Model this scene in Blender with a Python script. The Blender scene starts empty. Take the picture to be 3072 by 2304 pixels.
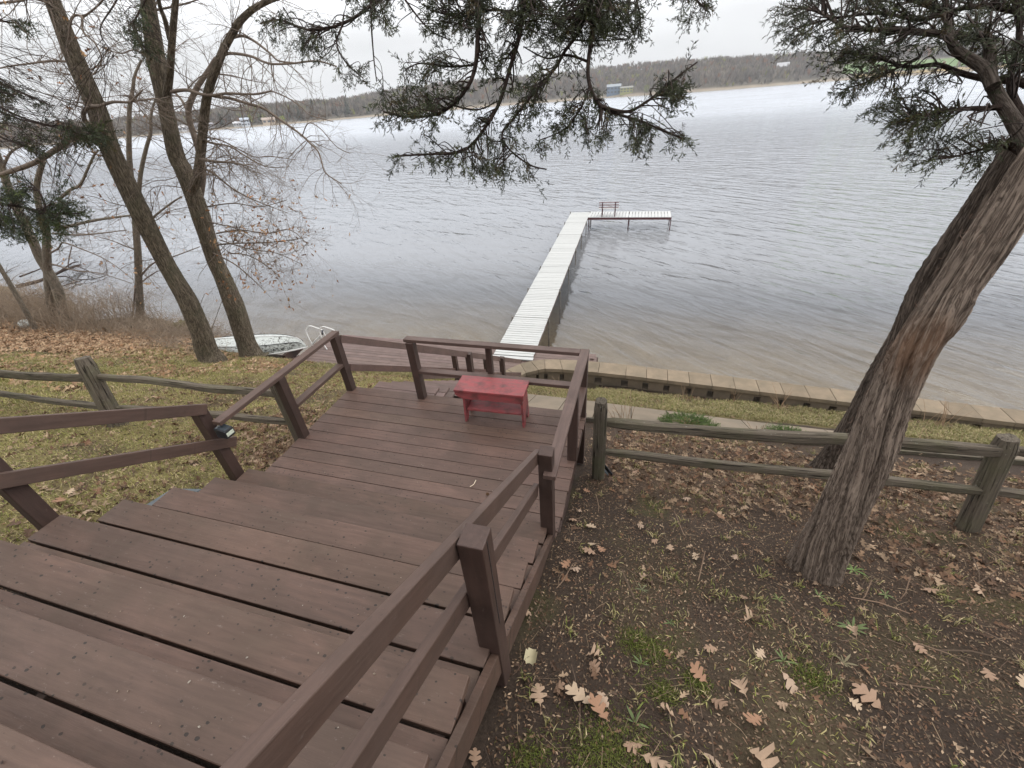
import bpy, bmesh, math, random
import numpy as np
from math import radians, sin, cos, pi
from mathutils import Vector, Matrix, Euler

S = bpy.context.scene
COL = S.collection
random.seed(7)
rng = np.random.default_rng(11)

# ------------------------------------------------------------------ camera
FPX, PITCH, ROLL, YAW, CZ = 1267.7, 0.5902, -0.0765, -0.3104, 2.9295
_f = np.array([sin(YAW)*cos(PITCH), cos(YAW)*cos(PITCH), -sin(PITCH)])
_r = np.array([cos(YAW), -sin(YAW), 0.0])
_u = np.cross(_r, _f)
CR = cos(ROLL)*_r + sin(ROLL)*_u
CU = -sin(ROLL)*_r + cos(ROLL)*_u
CP = np.array([0.0, 0.0, CZ])
cam_d = bpy.data.cameras.new('camera')
cam_d.sensor_width = 36.0
cam_d.lens = 36.0*FPX/3072.0
cam_d.clip_start = 0.02
cam_d.clip_end = 6000.0
cam = bpy.data.objects.new('camera', cam_d)
COL.objects.link(cam)
cam.matrix_world = Matrix(((CR[0], CU[0], -_f[0], CP[0]), (CR[1], CU[1], -_f[1], CP[1]),
                           (CR[2], CU[2], -_f[2], CP[2]), (0, 0, 0, 1)))
S.camera = cam

# ------------------------------------------------------------------ sky and light
SUN_EL, SUN_AZ = radians(48), radians(62)        # azimuth measured from +Y towards +X
world = bpy.data.worlds.new("World")
S.world = world
world.use_nodes = True
wn = world.node_tree.nodes; wl = world.node_tree.links
wn.clear()
w_out = wn.new('ShaderNodeOutputWorld'); w_bg = wn.new('ShaderNodeBackground')
w_sky = wn.new('ShaderNodeTexSky'); w_sky.sky_type = 'NISHITA'; w_sky.sun_disc = False
w_sky.sun_elevation = SUN_EL; w_sky.sun_rotation = SUN_AZ
w_tc = wn.new('ShaderNodeTexCoord')
w_sep = wn.new('ShaderNodeSeparateXYZ'); wl.new(w_tc.outputs['Generated'], w_sep.inputs[0])
w_ramp = wn.new('ShaderNodeValToRGB'); wl.new(w_sep.outputs['Z'], w_ramp.inputs[0])
w_ramp.color_ramp.elements[0].position = 0.0; w_ramp.color_ramp.elements[0].color = (7.7, 7.9, 8.25, 1)
w_ramp.color_ramp.elements[1].position = 1.0; w_ramp.color_ramp.elements[1].color = (19.5, 19.2, 18.8, 1)
e = w_ramp.color_ramp.elements.new(0.10); e.color = (9.2, 9.25, 9.4, 1)
e = w_ramp.color_ramp.elements.new(0.24); e.color = (17.0, 17.1, 17.4, 1)
e = w_ramp.color_ramp.elements.new(0.5); e.color = (20.0, 19.9, 19.8, 1)
w_map = wn.new('ShaderNodeMapping'); w_map.inputs['Scale'].default_value = (1.5, 1.5, 7.0)
wl.new(w_tc.outputs['Generated'], w_map.inputs[0])
w_no = wn.new('ShaderNodeTexNoise'); w_no.inputs['Scale'].default_value = 2.2; w_no.inputs['Detail'].default_value = 5
wl.new(w_map.outputs[0], w_no.inputs['Vector'])
w_cl = wn.new('ShaderNodeMapRange'); w_cl.inputs[1].default_value = .3; w_cl.inputs[2].default_value = .7
w_cl.inputs[3].default_value = .93; w_cl.inputs[4].default_value = 1.06
wl.new(w_no.outputs['Fac'], w_cl.inputs[0])
w_mul = wn.new('ShaderNodeVectorMath'); w_mul.operation = 'SCALE'
wl.new(w_ramp.outputs[0], w_mul.inputs[0]); wl.new(w_cl.outputs[0], w_mul.inputs['Scale'])
w_mix = wn.new('ShaderNodeMix'); w_mix.data_type = 'RGBA'; w_mix.inputs[0].default_value = 0.90
wl.new(w_sky.outputs[0], w_mix.inputs[6]); wl.new(w_mul.outputs[0], w_mix.inputs[7])
wl.new(w_mix.outputs[2], w_bg.inputs['Color']); w_bg.inputs['Strength'].default_value = 0.1
wl.new(w_bg.outputs[0], w_out.inputs[0])

sl = bpy.data.lights.new('sun', 'SUN'); sl.energy = 1.1; sl.angle = radians(40); sl.color = (1.0, .955, .88)
so = bpy.data.objects.new('sun', sl); COL.objects.link(so)
sd = Vector((sin(SUN_AZ)*cos(SUN_EL), cos(SUN_AZ)*cos(SUN_EL), sin(SUN_EL)))
so.rotation_euler = sd.to_track_quat('Z', 'Y').to_euler(); so.location = (5, 5, 20)

S.view_settings.view_transform = 'Standard'; S.view_settings.look = 'None'
S.view_settings.exposure = 0.08; S.view_settings.gamma = 1.0
S.render.engine = 'CYCLES'
S.cycles.transparent_max_bounces = 12
S.cycles.max_bounces = 6
S.render.resolution_x = 1024; S.render.resolution_y = 768

# ------------------------------------------------------------------ helpers
def ray(x, y):
    return _f + CR*(x-1536)/FPX - CU*(y-1152)/FPX
def at_d(x, y, d):                       # point seen at (x, y), d metres in front of the lens
    return CP + ray(x, y)*d
def at_z(x, y, z):
    d = ray(x, y); return CP + d*((z-CP[2])/d[2])
def at_y(x, y, Y):
    d = ray(x, y); return CP + d*(Y/d[1])

def tag(o, label=None, cat=None, group=None, kind=None):
    if label: o['label'] = label
    if cat: o['category'] = cat
    if group: o['group'] = group
    if kind: o['kind'] = kind
    return o
def thing(name, label, cat, loc=(0, 0, 0), rz=0.0, group=None):
    o = bpy.data.objects.new(name, None); COL.objects.link(o)
    o.empty_display_size = .2
    o.location = loc; o.rotation_euler = (0, 0, rz)
    return tag(o, label, cat, group)

def vnoise(x, y, seed=0):
    xi = np.floor(x).astype(np.int64); yi = np.floor(y).astype(np.int64)
    fx = x-xi; fy = y-yi
    fx = fx*fx*(3-2*fx); fy = fy*fy*(3-2*fy)
    def h(a, b):
        n = (a*374761393 + b*668265263 + seed*974634777) & 0xffffffff
        n = ((n ^ (n >> 13))*1274126177) & 0xffffffff
        return ((n ^ (n >> 16)) & 0xffff)/65535.0
    return (h(xi, yi)*(1-fx)+h(xi+1, yi)*fx)*(1-fy) + (h(xi, yi+1)*(1-fx)+h(xi+1, yi+1)*fx)*fy
def fbm(x, y, seed=0, oct=4):
    v = 0; a = .5; t = 0
    for i in range(oct):
        v = v + a*vnoise(x, y, seed+i*17); t += a; a *= .5; x = x*2.03+5.1; y = y*2.03+1.7
    return v/t

class MB:
    """collects shapes and links them as ONE mesh object"""
    def __init__(s): s.V = []; s.F = []; s.C = []; s.K = []; s.n = 0; s.sm = []
    def add(s, V, F, c=(1, 1, 1), k=None, smooth=False):
        V = np.asarray(V, float).reshape(-1, 3)
        s.V.append(V); F = np.asarray(F, int)
        s.F.append((F+s.n, smooth)); m = len(V)
        c = np.asarray(c, float)
        s.C.append(np.broadcast_to(c, (m, 3)) if c.ndim == 1 else c)
        s.K.append(V if k is None else np.asarray(k, float))
        s.n += m
        return s
    def box(s, x0, x1, y0, y1, z0, z1, c=(1, 1, 1), M=None, k=None):
        V = np.array([(x, y, z) for z in (z0, z1) for y in (y0, y1) for x in (x0, x1)], float)
        K = V + (0 if k is None else np.asarray(k))
        if M is not None: V = V@M[:3, :3].T + M[:3, 3]
        return s.add(V, [(0, 2, 3, 1), (4, 5, 7, 6), (0, 1, 5, 4), (2, 6, 7, 3), (0, 4, 6, 2), (1, 3, 7, 5)], c, K)
    def beam(s, a, b, w, h, up=(0, 0, 1), c=(1, 1, 1), cut='square', kk=0.0):
        """board from a to b (centre line), w sideways, h along up; cut='plumb' keeps vertical ends"""
        a = np.asarray(a, float); b = np.asarray(b, float); d = b-a; L = np.linalg.norm(d); d = d/L
        up = np.asarray(up, float)
        side = np.cross(d, up); side /= np.linalg.norm(side)
        if cut == 'plumb': n = up/abs(np.dot(up, np.cross(side, d)))
        else: n = np.cross(side, d)
        V = []; K = []
        for e, l in ((a, 0), (b, L)):
            for j in (-1, 1):
                for i in (-1, 1):
                    V.append(e+side*i*w/2+n*j*h/2); K.append((i*w/2+kk, l+kk*3.1, j*h/2))
        return s.add(V, [(0, 1, 3, 2), (4, 6, 7, 5), (0, 4, 5, 1), (2, 3, 7, 6), (0, 2, 6, 4), (1, 5, 7, 3)], c, K)
    def tube(s, P, R, n=8, c=(1, 1, 1), cap=True, jit=0.0, smooth=True, k0=0.0):
        P = np.asarray(P, float); m = len(P); R = np.broadcast_to(np.asarray(R, float), (m,))
        T = np.gradient(P, axis=0); T /= (np.linalg.norm(T, axis=1, keepdims=True)+1e-12)
        N = np.zeros_like(P); r0 = np.cross(T[0], (0.31, .17, .93)); r0 /= np.linalg.norm(r0); N[0] = r0
        for i in range(1, m):
            v = N[i-1]-T[i]*np.dot(N[i-1], T[i]); N[i] = v/(np.linalg.norm(v)+1e-12)
        B = np.cross(T, N); A = np.linspace(0, 2*pi, n, endpoint=False)
        L = np.concatenate([[0], np.cumsum(np.linalg.norm(np.diff(P, axis=0), axis=1))])
        ca = np.cos(A)[None, :, None]; sa = np.sin(A)[None, :, None]
        rr = R[:, None]*(np.ones((m, n)) if not jit else 1+jit*(fbm(A[None, :]*2+L[:, None]*0, L[:, None]/(R.mean()*3)+k0, 3)-.5)*2)
        V = P[:, None, :]+(N[:, None, :]*ca+B[:, None, :]*sa)*rr[:, :, None]
        K = np.stack([np.cos(A)[None, :]*R[:, None], np.sin(A)[None, :]*R[:, None], np.broadcast_to(L[:, None]+k0, (m, n))], -1)
        i = np.arange(m-1)[:, None]*n; j = np.arange(n)[None, :]; j2 = (j+1) % n
        F = np.stack([i+j, i+j2, i+n+j2, i+n+j], -1).reshape(-1, 4)
        c = np.asarray(c, float)
        if c.ndim == 2: c = np.repeat(c, n, axis=0)
        s.add(V.reshape(-1, 3), F, c, K.reshape(-1, 3), smooth)
        if cap and n > 2:
            for ring, q in ((0, -1), (m-1, 1)):
                Vr = V[ring]; cc = Vr.mean(0)
                VV = np.vstack([Vr, cc[None]]); jj = np.arange(n)
                F3 = np.stack([jj, (jj+1) % n, np.full(n, n)], -1)
                if q < 0: F3 = F3[:, ::-1]
                s.add(VV, F3, c[0] if c.ndim == 2 else c, np.vstack([K[ring], K[ring].mean(0)[None]]), False)
        return s
    def build(s, name, mat, parent=None, bevel=0.0, loc=None):
        me = bpy.data.meshes.new(name)
        V = np.vstack(s.V); nv = len(V)
        loops = []; starts = []; tot = []; sm = []; st = 0
        for F, smo in s.F:
            k = F.shape[1]; loops.append(F.ravel()); starts.append(np.arange(len(F))*k+st)
            st += F.size; tot.append(np.full(len(F), k)); sm.append(np.full(len(F), smo))
        loops = np.concatenate(loops); starts = np.concatenate(starts)
        me.vertices.add(nv); me.vertices.foreach_set('co', V.ravel())
        me.loops.add(len(loops)); me.loops.foreach_set('vertex_index', loops.astype(np.int32))
        me.polygons.add(len(starts)); me.polygons.foreach_set('loop_start', starts.astype(np.int32))
        try: me.polygons.foreach_set('loop_total', np.concatenate(tot).astype(np.int32))
        except Exception: pass
        me.polygons.foreach_set('use_smooth', np.concatenate(sm))
        me.update(calc_edges=True)
        ca = me.attributes.new('tint', 'FLOAT_COLOR', 'POINT')
        C = np.vstack(s.C); ca.data.foreach_set('color', np.hstack([C, np.ones((nv, 1))]).ravel())
        ka = me.attributes.new('grain', 'FLOAT_VECTOR', 'POINT')
        ka.data.foreach_set('vector', np.vstack(s.K).ravel())
        me.validate()
        me.materials.append(mat)
        o = bpy.data.objects.new(name, me); COL.objects.link(o)
        if parent is not None: o.parent = parent
        if loc is not None:
            o.location = loc
        if bevel:
            b = o.modifiers.new('bevel', 'BEVEL'); b.width = bevel; b.segments = 2; b.limit_method = 'ANGLE'; b.angle_limit = radians(40)
        return o

def rx(a): return np.array(Matrix.Rotation(a, 4, 'X'))
def xf(loc, rz=0, ry=0, rx_=0):
    return np.array(Matrix.Translation(loc) @ Matrix.Rotation(rz, 4, 'Z') @ Matrix.Rotation(ry, 4, 'Y') @ Matrix.Rotation(rx_, 4, 'X'))

# ------------------------------------------------------------------ materials
class Mat:
    def __init__(s, name):
        s.m = bpy.data.materials.new(name); s.m.use_nodes = True
        s.N = s.m.node_tree.nodes; s.L = s.m.node_tree.links
        s.b = s.N['Principled BSDF']; s.out = s.N['Material Output']
    def n(s, t, **kw):
        x = s.N.new(t)
        for k, v in kw.items():
            if k.startswith('i_'): x.inputs[k[2:].replace('_', ' ')].default_value = v
            else: setattr(x, k, v)
        return x
    def l(s, a, b): s.L.new(a, b)
    def attr(s, name, out='Vector'): return s.n('ShaderNodeAttribute', attribute_name=name).outputs[out]
    def mapp(s, src, scale=(1, 1, 1), loc=(0, 0, 0)):
        x = s.n('ShaderNodeMapping'); x.inputs['Scale'].default_value = scale; x.inputs['Location'].default_value = loc
        s.l(src, x.inputs[0]); return x.outputs[0]
    def noise(s, src, scale=5, detail=5, rough=.6, dist=0.0):
        x = s.n('ShaderNodeTexNoise'); x.inputs['Scale'].default_value = scale; x.inputs['Detail'].default_value = detail
        x.inputs['Roughness'].default_value = rough; x.inputs['Distortion'].default_value = dist
        s.l(src, x.inputs['Vector']); return x.outputs['Fac']
    def voro(s, src, scale=5, feature='F1', rnd=1.0):
        x = s.n('ShaderNodeTexVoronoi', feature=feature); x.inputs['Scale'].default_value = scale
        x.inputs['Randomness'].default_value = rnd
        s.l(src, x.inputs['Vector']); return x
    def rng(s, src, a, b, c=0.0, d=1.0, smooth=False):
        x = s.n('ShaderNodeMapRange'); x.inputs[1].default_value = a; x.inputs[2].default_value = b
        x.inputs[3].default_value = c; x.inputs[4].default_value = d
        if smooth: x.interpolation_type = 'SMOOTHSTEP'
        s.l(src, x.inputs[0]); return x.outputs[0]
    def mix(s, fac, a, b, mode='MIX'):
        x = s.n('ShaderNodeMix', data_type='RGBA', blend_type=mode)
        for i, v in ((0, fac), (6, a), (7, b)):
            if isinstance(v, (int, float)): x.inputs[i].default_value = v
            elif isinstance(v, tuple): x.inputs[i].default_value = v+(1,) if len(v) == 3 else v
            else: s.l(v, x.inputs[i])
        return x.outputs[2]
    def math(s, op, a, b=None):
        x = s.n('ShaderNodeMath', operation=op)
        for i, v in enumerate((a, b)):
            if v is None: continue
            if isinstance(v, (int, float)): x.inputs[i].default_value = v
            else: s.l(v, x.inputs[i])
        return x.outputs[0]
    def bump(s, h, strength=.5, dist=.01, prev=None):
        x = s.n('ShaderNodeBump'); x.inputs['Strength'].default_value = strength; x.inputs['Distance'].default_value = dist
        s.l(h, x.inputs['Height'])
        if prev is not None: s.l(prev, x.inputs['Normal'])
        return x.outputs[0]
    def fin(s, col=None, rough=.6, bump=None, spec=None, metal=None):
        if col is not None:
            if isinstance(col, tuple): s.b.inputs['Base Color'].default_value = col+(1,)
            else: s.l(col, s.b.inputs['Base Color'])
        if isinstance(rough, (int, float)): s.b.inputs['Roughness'].default_value = rough
        else: s.l(rough, s.b.inputs['Roughness'])
        if bump is not None: s.l(bump, s.b.inputs['Normal'])
        if spec is not None: s.b.inputs['Specular IOR Level'].default_value = spec
        if metal is not None: s.b.inputs['Metallic'].default_value = metal
        return s.m

def m_brown(name, base, grime, along='x', specks=1.0, scuff=1.0, flake=0.0):
    """brown painted deck timber; grain runs along the given axis of the 'grain' coordinates"""
    m = Mat(name); g = m.attr('grain'); t = m.attr('tint', 'Color')
    st = {'x': (1.2, 14, 14), 'y': (14, 1.2, 14)}[along]
    gr = m.noise(m.mapp(g, st), 3.0, 6, .65)
    big = m.noise(m.mapp(g, (1, 1, 1)), 2.3, 4, .55, .4)
    c = m.mix(m.rng(big, .36, .66), base, grime)
    c = m.mix(m.math('MULTIPLY', m.rng(gr, .38, .66), .75), c, tuple(x*.60 for x in base))
    wet = m.noise(m.mapp(g, (.8, 1.6, 1.6), (7, 3, 1)), 1.7, 6, .7, .8)
    c = m.mix(m.math('MULTIPLY', m.rng(wet, .50, .70), .28), c, tuple(x*1.6 for x in base))
    c = m.mix(.9, c, t, 'MULTIPLY')
    # light scuffs
    sc = m.noise(m.mapp(g, (5, 12, 12) if along == 'x' else (12, 5, 12)), 4.5, 9, .8)
    c = m.mix(m.math('MULTIPLY', m.rng(sc, .60, .70), .50*scuff), c, (.25, .205, .18))
    # pitted dark specks
    v = m.voro(m.mapp(g, (1.0, 1.5, 0) if along == 'x' else (1.5, 1, 0)), 26)
    dens = m.rng(m.noise(g, 2.6, 2, .5), .30, .50)
    sz = m.n('ShaderNodeSeparateColor'); m.l(v.outputs['Color'], sz.inputs[0])
    wob = m.math('ADD', v.outputs['Distance'], m.math('MULTIPLY', m.math('SUBTRACT', m.noise(g, 90, 3, .6), .5), .22))
    sp = m.math('MULTIPLY', m.math('LESS_THAN', wob, m.math('ADD', m.math('MULTIPLY', sz.outputs[1], .20), .04)), dens)
    sp = m.math('MULTIPLY', sp, m.math('GREATER_THAN', sz.outputs[0], .30))
    c = m.mix(m.math('MULTIPLY', sp, .9*specks), c, (.018, .013, .010))
    if flake:
        fl = m.noise(m.mapp(g, (9, 9, 9)), 3.2, 9, .8)
        c = m.mix(m.math('MULTIPLY', m.rng(fl, .665, .69), flake), c, (.50, .45, .41))
    h = m.math('ADD', m.math('MULTIPLY', gr, .6), m.math('MULTIPLY', sp, -1.2))
    b = m.bump(h, .6, .005)
    return m.fin(c, m.rng(big, .3, .7, .52, .70), b, .4)

M_TREAD = m_brown('brown_tread_paint', (.112, .065, .048), (.080, .053, .039))
M_DECK = m_brown('brown_deck_paint', (.118, .070, .054), (.088, .058, .046), specks=.8)
M_WORN = m_brown('worn_brown_tread_paint', (.112, .067, .050), (.084, .056, .041), flake=.30, scuff=1.25)
M_RAIL = m_brown('brown_rail_paint', (.092, .056, .044), (.075, .048, .038), along='y', specks=.3, scuff=.6, flake=.35)
M_POST = m_brown('brown_post_paint', (.062, .036, .029), (.05, .031, .025), along='y', specks=.2, scuff=.5, flake=.1)
M_LOW = m_brown('faded_brown_paint', (.150, .098, .086), (.125, .088, .077), specks=.3, scuff=1.2)

def m_greywood(name, a, b, moss):
    m = Mat(name); g = m.attr('grain')
    gr = m.noise(m.mapp(g, (22, 1.3, 22)), 3.0, 8, .7, .3)
    big = m.noise(g, 3.5, 4, .6)
    c = m.mix(m.rng(gr, .32, .68), a, b)
    cr = m.noise(m.mapp(g, (30, 1.0, 30)), 2.2, 3, .5, .5)
    c = m.mix(m.rng(cr, .60, .66), c, (.018, .014, .011))
    c = m.mix(m.math('MULTIPLY', m.rng(big, .45, .68), .6), c, moss)
    li = m.noise(g, 45, 4, .6)
    c = m.mix(m.math('MULTIPLY', m.rng(li, .66, .70), .6), c, (.30, .31, .26))
    h = m.math('SUBTRACT', gr, m.rng(cr, .58, .67))
    return m.fin(c, .85, m.bump(h, .9, .012), .2)
M_FENCE = m_greywood('weathered_fence_wood', (.165, .138, .108), (.075, .061, .047), (.105, .100, .060))
M_FENCE2 = m_greywood('dark_mossy_fence_wood', (.140, .117, .090), (.062, .052, .040), (.088, .088, .050))

def m_red():
    m = Mat('worn_red_paint'); g = m.attr('grain')
    n1 = m.noise(m.mapp(g, (3, 9, 9)), 3.2, 7, .7, .3)
    n2 = m.noise(g, 5, 5, .6)
    c = m.mix(m.rng(n1, .40, .62), (.30, .058, .064), (.20, .066, .066))
    c = m.mix(m.math('MULTIPLY', m.rng(n2, .50, .66), .75), c, (.075, .035, .034))
    fl = m.noise(m.mapp(g, (4, 16, 16)), 4, 9, .8)
    c = m.mix(m.rng(fl, .665, .69), c, (.035, .022, .02))
    fl2 = m.noise(m.mapp(g, (5, 22, 22), (3, 1, 2)), 4, 9, .8)
    c = m.mix(m.rng(fl2, .70, .72), c, (.6, .55, .5))
    return m.fin(c, .5, m.bump(m.math('ADD', n1, fl), .45, .004), .4)
M_RED = m_red()

def m_whitewood():
    m = Mat('white_dock_paint'); g = m.attr('grain'); t = m.attr('tint', 'Color')
    n1 = m.noise(m.mapp(g, (2, 12, 12)), 3, 6, .7)
    fl = m.noise(m.mapp(g, (5, 9, 9)), 2.5, 9, .8)
    big = m.noise(g, .5, 3, .5)
    c = m.mix(m.rng(n1, .3, .7), (.50, .505, .50), (.40, .41, .41))
    c = m.mix(.9, c, t, 'MULTIPLY')
    f = m.math('MULTIPLY', m.rng(fl, .58, .68), m.rng(big, .44, .60, .15, 1))
    c = m.mix(m.math('MULTIPLY', f, .7), c, (.33, .31, .27))
    return m.fin(c, .6, m.bump(n1, .2, .003), .3)
M_WHITE = m_whitewood()

def m_plain(name, col, rough=.6, var=.25, scale=6, metal=0, spec=.4, bumpd=.002):
    m = Mat(name); g = m.attr('grain'); t = m.attr('tint', 'Color')
    n1 = m.noise(g, scale, 6, .65)
    c = m.mix(m.rng(n1, .3, .7), tuple(x*(1-var) for x in col), tuple(min(1, x*(1+var)) for x in col))
    c = m.mix(1.0, c, t, 'MULTIPLY')
    return m.fin(c, rough, m.bump(n1, .4, bumpd), spec, metal)
M_METAL = m_plain('galvanised_dock_metal', (.22, .20, .18), .45, .35, 9, .6)
M_MAROON = m_plain('maroon_painted_metal', (.075, .025, .028), .5, .3, 12)
M_ALU = m_plain('white_aluminium_tube', (.78, .78, .77), .35, .08, 10, .0)
M_BLACK = m_plain('black_plastic', (.022, .024, .028), .35, .3, 20)
M_GLASSY = m_plain('solar_panel_glass', (.055, .065, .075), .22, .25, 30, 0, .9)
M_LENS = m_plain('frosted_lens', (.55, .60, .50), .3, .2, 60)
M_DARKMETAL = m_plain('dark_steel', (.05, .05, .055), .4, .4, 12, .7)
M_INK = m_plain('black_lettering', (.03, .03, .035), .6, .3, 40)
M_STONE = m_plain('blue_grey_stone', (.10, .115, .125), .8, .25, 12)
M_LITTER = m_plain('dry_leaf', (1, 1, 1), .75, .18, 40, 0, .25, .001)
M_LEAFSTUFF = m_plain('leaf_litter', (1, 1, 1), .8, .12, 25, 0, .2, .001)
M_GRASS = m_plain('grass_blades', (1, 1, 1), .7, .1, 10, 0, .3, .0005)
M_NEEDLE = m_plain('cedar_foliage', (1, 1, 1), .62, .2, 30, 0, .25, .0005)
M_TWIG = m_plain('twig_bark', (1, 1, 1), .8, .25, 30, 0, .2, .001)
M_CONE = m_plain('brown_cone', (.10, .055, .03), .8, .5, 120, 0, .2, .002)
M_BLOCKVOID = m_plain('block_core_shadow', (.02, .018, .016), .9, .2, 10)

def m_block():
    m = Mat('tan_concrete_block'); g = m.attr('grain'); t = m.attr('tint', 'Color')
    n1 = m.noise(g, 60, 5, .7); n2 = m.noise(g, 3, 5, .6)
    c = m.mix(m.rng(n2, .35, .65), (.235, .185, .135), (.165, .135, .10))
    c = m.mix(m.math('MULTIPLY', m.rng(n1, .45, .75), .35), c, (.15, .125, .095))
    c = m.mix(1.0, c, t, 'MULTIPLY')
    return m.fin(c, .9, m.bump(n1, .7, .004), .2)
M_BLOCK = m_block()

def m_path():
    m = Mat('grey_paving_slab'); g = m.attr('grain'); t = m.attr('tint', 'Color')
    n1 = m.noise(g, 50, 5, .7); n2 = m.noise(g, 2.2, 5, .6)
    c = m.mix(m.rng(n2, .35, .65), (.205, .165, .125), (.155, .130, .10))
    c = m.mix(m.math('MULTIPLY', m.rng(n1, .5, .75), .3), c, (.14, .12, .1))
    c = m.mix(1.0, c, t, 'MULTIPLY')
    return m.fin(c, .9, m.bump(n1, .4, .003), .2)
M_PATH = m_path()

def m_bark(name, a, b, deep, st=(9, 9, 1.6), sc=4.0, bd=.03, moss=None, orange=None, crack=.55):
    m = Mat(name); g = m.attr('grain'); t = m.attr('tint', 'Color')
    v = m.mapp(g, st)
    n1 = m.noise(v, sc, 8, .68, .6)
    n2 = m.noise(v, sc*2.7, 6, .7, .3)
    big = m.noise(g, 1.4, 4, .6)
    rid = m.math('ABSOLUTE', m.math('SUBTRACT', n1, .5))
    rid = m.rng(rid, 0.0, .13)
    c = m.mix(m.rng(n2, .3, .7), a, b)
    c = m.mix(m.math('SUBTRACT', 1.0, m.rng(rid, 0, crack)), c, deep)
    if moss: c = m.mix(m.math('MULTIPLY', m.rng(big, .5, .7), .6), c, moss)
    c = m.mix(1.0, c, t, 'MULTIPLY')
    if orange:
        P, R_, oc = orange
        tc = m.n('ShaderNodeTexCoord').outputs['Object']
        d = m.n('ShaderNodeVectorMath', operation='DISTANCE'); m.l(tc, d.inputs[0]); d.inputs[1].default_value = P
        dd = m.math('ADD', d.outputs['Value'], m.math('MULTIPLY', m.math('SUBTRACT', n2, .5), .25))
        f = m.math('MULTIPLY', m.math('SUBTRACT', 1.0, m.rng(dd, R_*.3, R_)), m.rng(n1, .35, .6, .15, .7))
        c = m.mix(f, c, oc)
    h = m.math('ADD', rid, m.math('MULTIPLY', n2, .5))
    return m.fin(c, .9, m.bump(h, .9, bd), .15)
M_OAK = m_bark('oak_bark', (.330, .275, .205), (.225, .185, .138), (.055, .042, .031), (17, 17, 2.6), 1.8, .03, moss=(.135, .138, .085))
M_THIN = m_bark('smooth_grey_bark', (.26, .225, .18), (.19, .16, .13), (.11, .093, .075), (12, 12, 2.5), 1.6, .008, moss=(.16, .16, .11))
M_CEDAR = m_bark('shaggy_cedar_bark', (.33, .265, .215), (.215, .165, .132), (.060, .043, .034), (26, 26, 1.6), 1.7, .010,
                 orange=((1.43, 2.12, 1.72), .24, (.235, .125, .070)), crack=.45)
M_BRUSH = m_plain('dead_bramble', (.27, .215, .165), .85, .3, 30, 0, .15, .001)
M_BOAT = None

def m_boat():
    m = Mat('flaking_white_boat_paint'); g = m.attr('grain')
    n1 = m.noise(m.mapp(g, (1, 1, 1.6)), 15, 7, .75)
    zone = m.noise(m.mapp(g, (1, 1, 1), (4, 2, 1)), 1.6, 3, .5)
    f = m.math('MULTIPLY', m.rng(n1, .535, .56), m.rng(zone, .38, .52))
    c = m.mix(f, (.50, .53, .515), (.06, .055, .05))
    red = m.rng(m.noise(g, 2.3, 3, .5), .60, .66)
    c = m.mix(m.math('MULTIPLY', red, m.math('MULTIPLY', f, .6)), c, (.35, .10, .09))
    return m.fin(c, .5, m.bump(n1, .3, .003), .4)
M_BOAT = m_boat()

# ------------------------------------------------------------------ terrain
ZW = -3.72                       # level of the lake
def zt(x, y):
    x = np.asarray(x, float); y = np.asarray(y, float)
    base = .95-.45*y
    # bank flattens near the shore
    zl = np.where(y < 8.45, base, -2.853-(y-8.45)*.13)
    left = np.clip((-9.6-x)/2.5, 0, 1)          # to the left the bank runs on lower and longer
    bank = np.where(y < 7.4, base, np.maximum(-2.38-(y-7.4)*.36, -3.34-(y-10.0)*.10))
    z = zl*(1-left)+bank*left
    under = (x > -10.2) & (x < -0.6) & (y > 8.0)
    z = np.where(under, np.minimum(z, -3.0-np.clip((y-8.0)/.3, 0, 1)*.25), z)
    ub = (x > -13.4) & (x <= -10.2) & (y > 8.35)
    z = np.where(ub, np.minimum(z, -3.05-np.clip((y-8.35)/.4, 0, 1)*.22), z)
    # shore line
    ysh = 9.15+1.6*np.clip((-12.2-x)/4, 0, 1)+.5*np.sin(x*.9)*np.clip((-11-x)/3, 0, 1)+np.clip((-22-x)/10, 0, 1)*3
    ysh = ysh+.35*np.clip((x+10.5)/1.0, 0, 1)*0
    k = np.clip((y-ysh)/.7, 0, 1)
    bed = ZW-.16-(y-ysh)*.085-np.clip(y-ysh-7, 0, None)*.11
    bed = np.maximum(bed, -12.0)
    z = z*(1-k)+np.minimum(bed, z)*k
    n = (fbm(x*1.7+31, y*1.7+9, 5, 4)-.5)*.09+(fbm(x*9, y*9, 8, 3)-.5)*.022
    n = n*np.clip((9.0-y)/1.0, .25, 1)
    return z+n
def in_wall(x, y): return (x > -2.9) & (y > 8.4)

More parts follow.
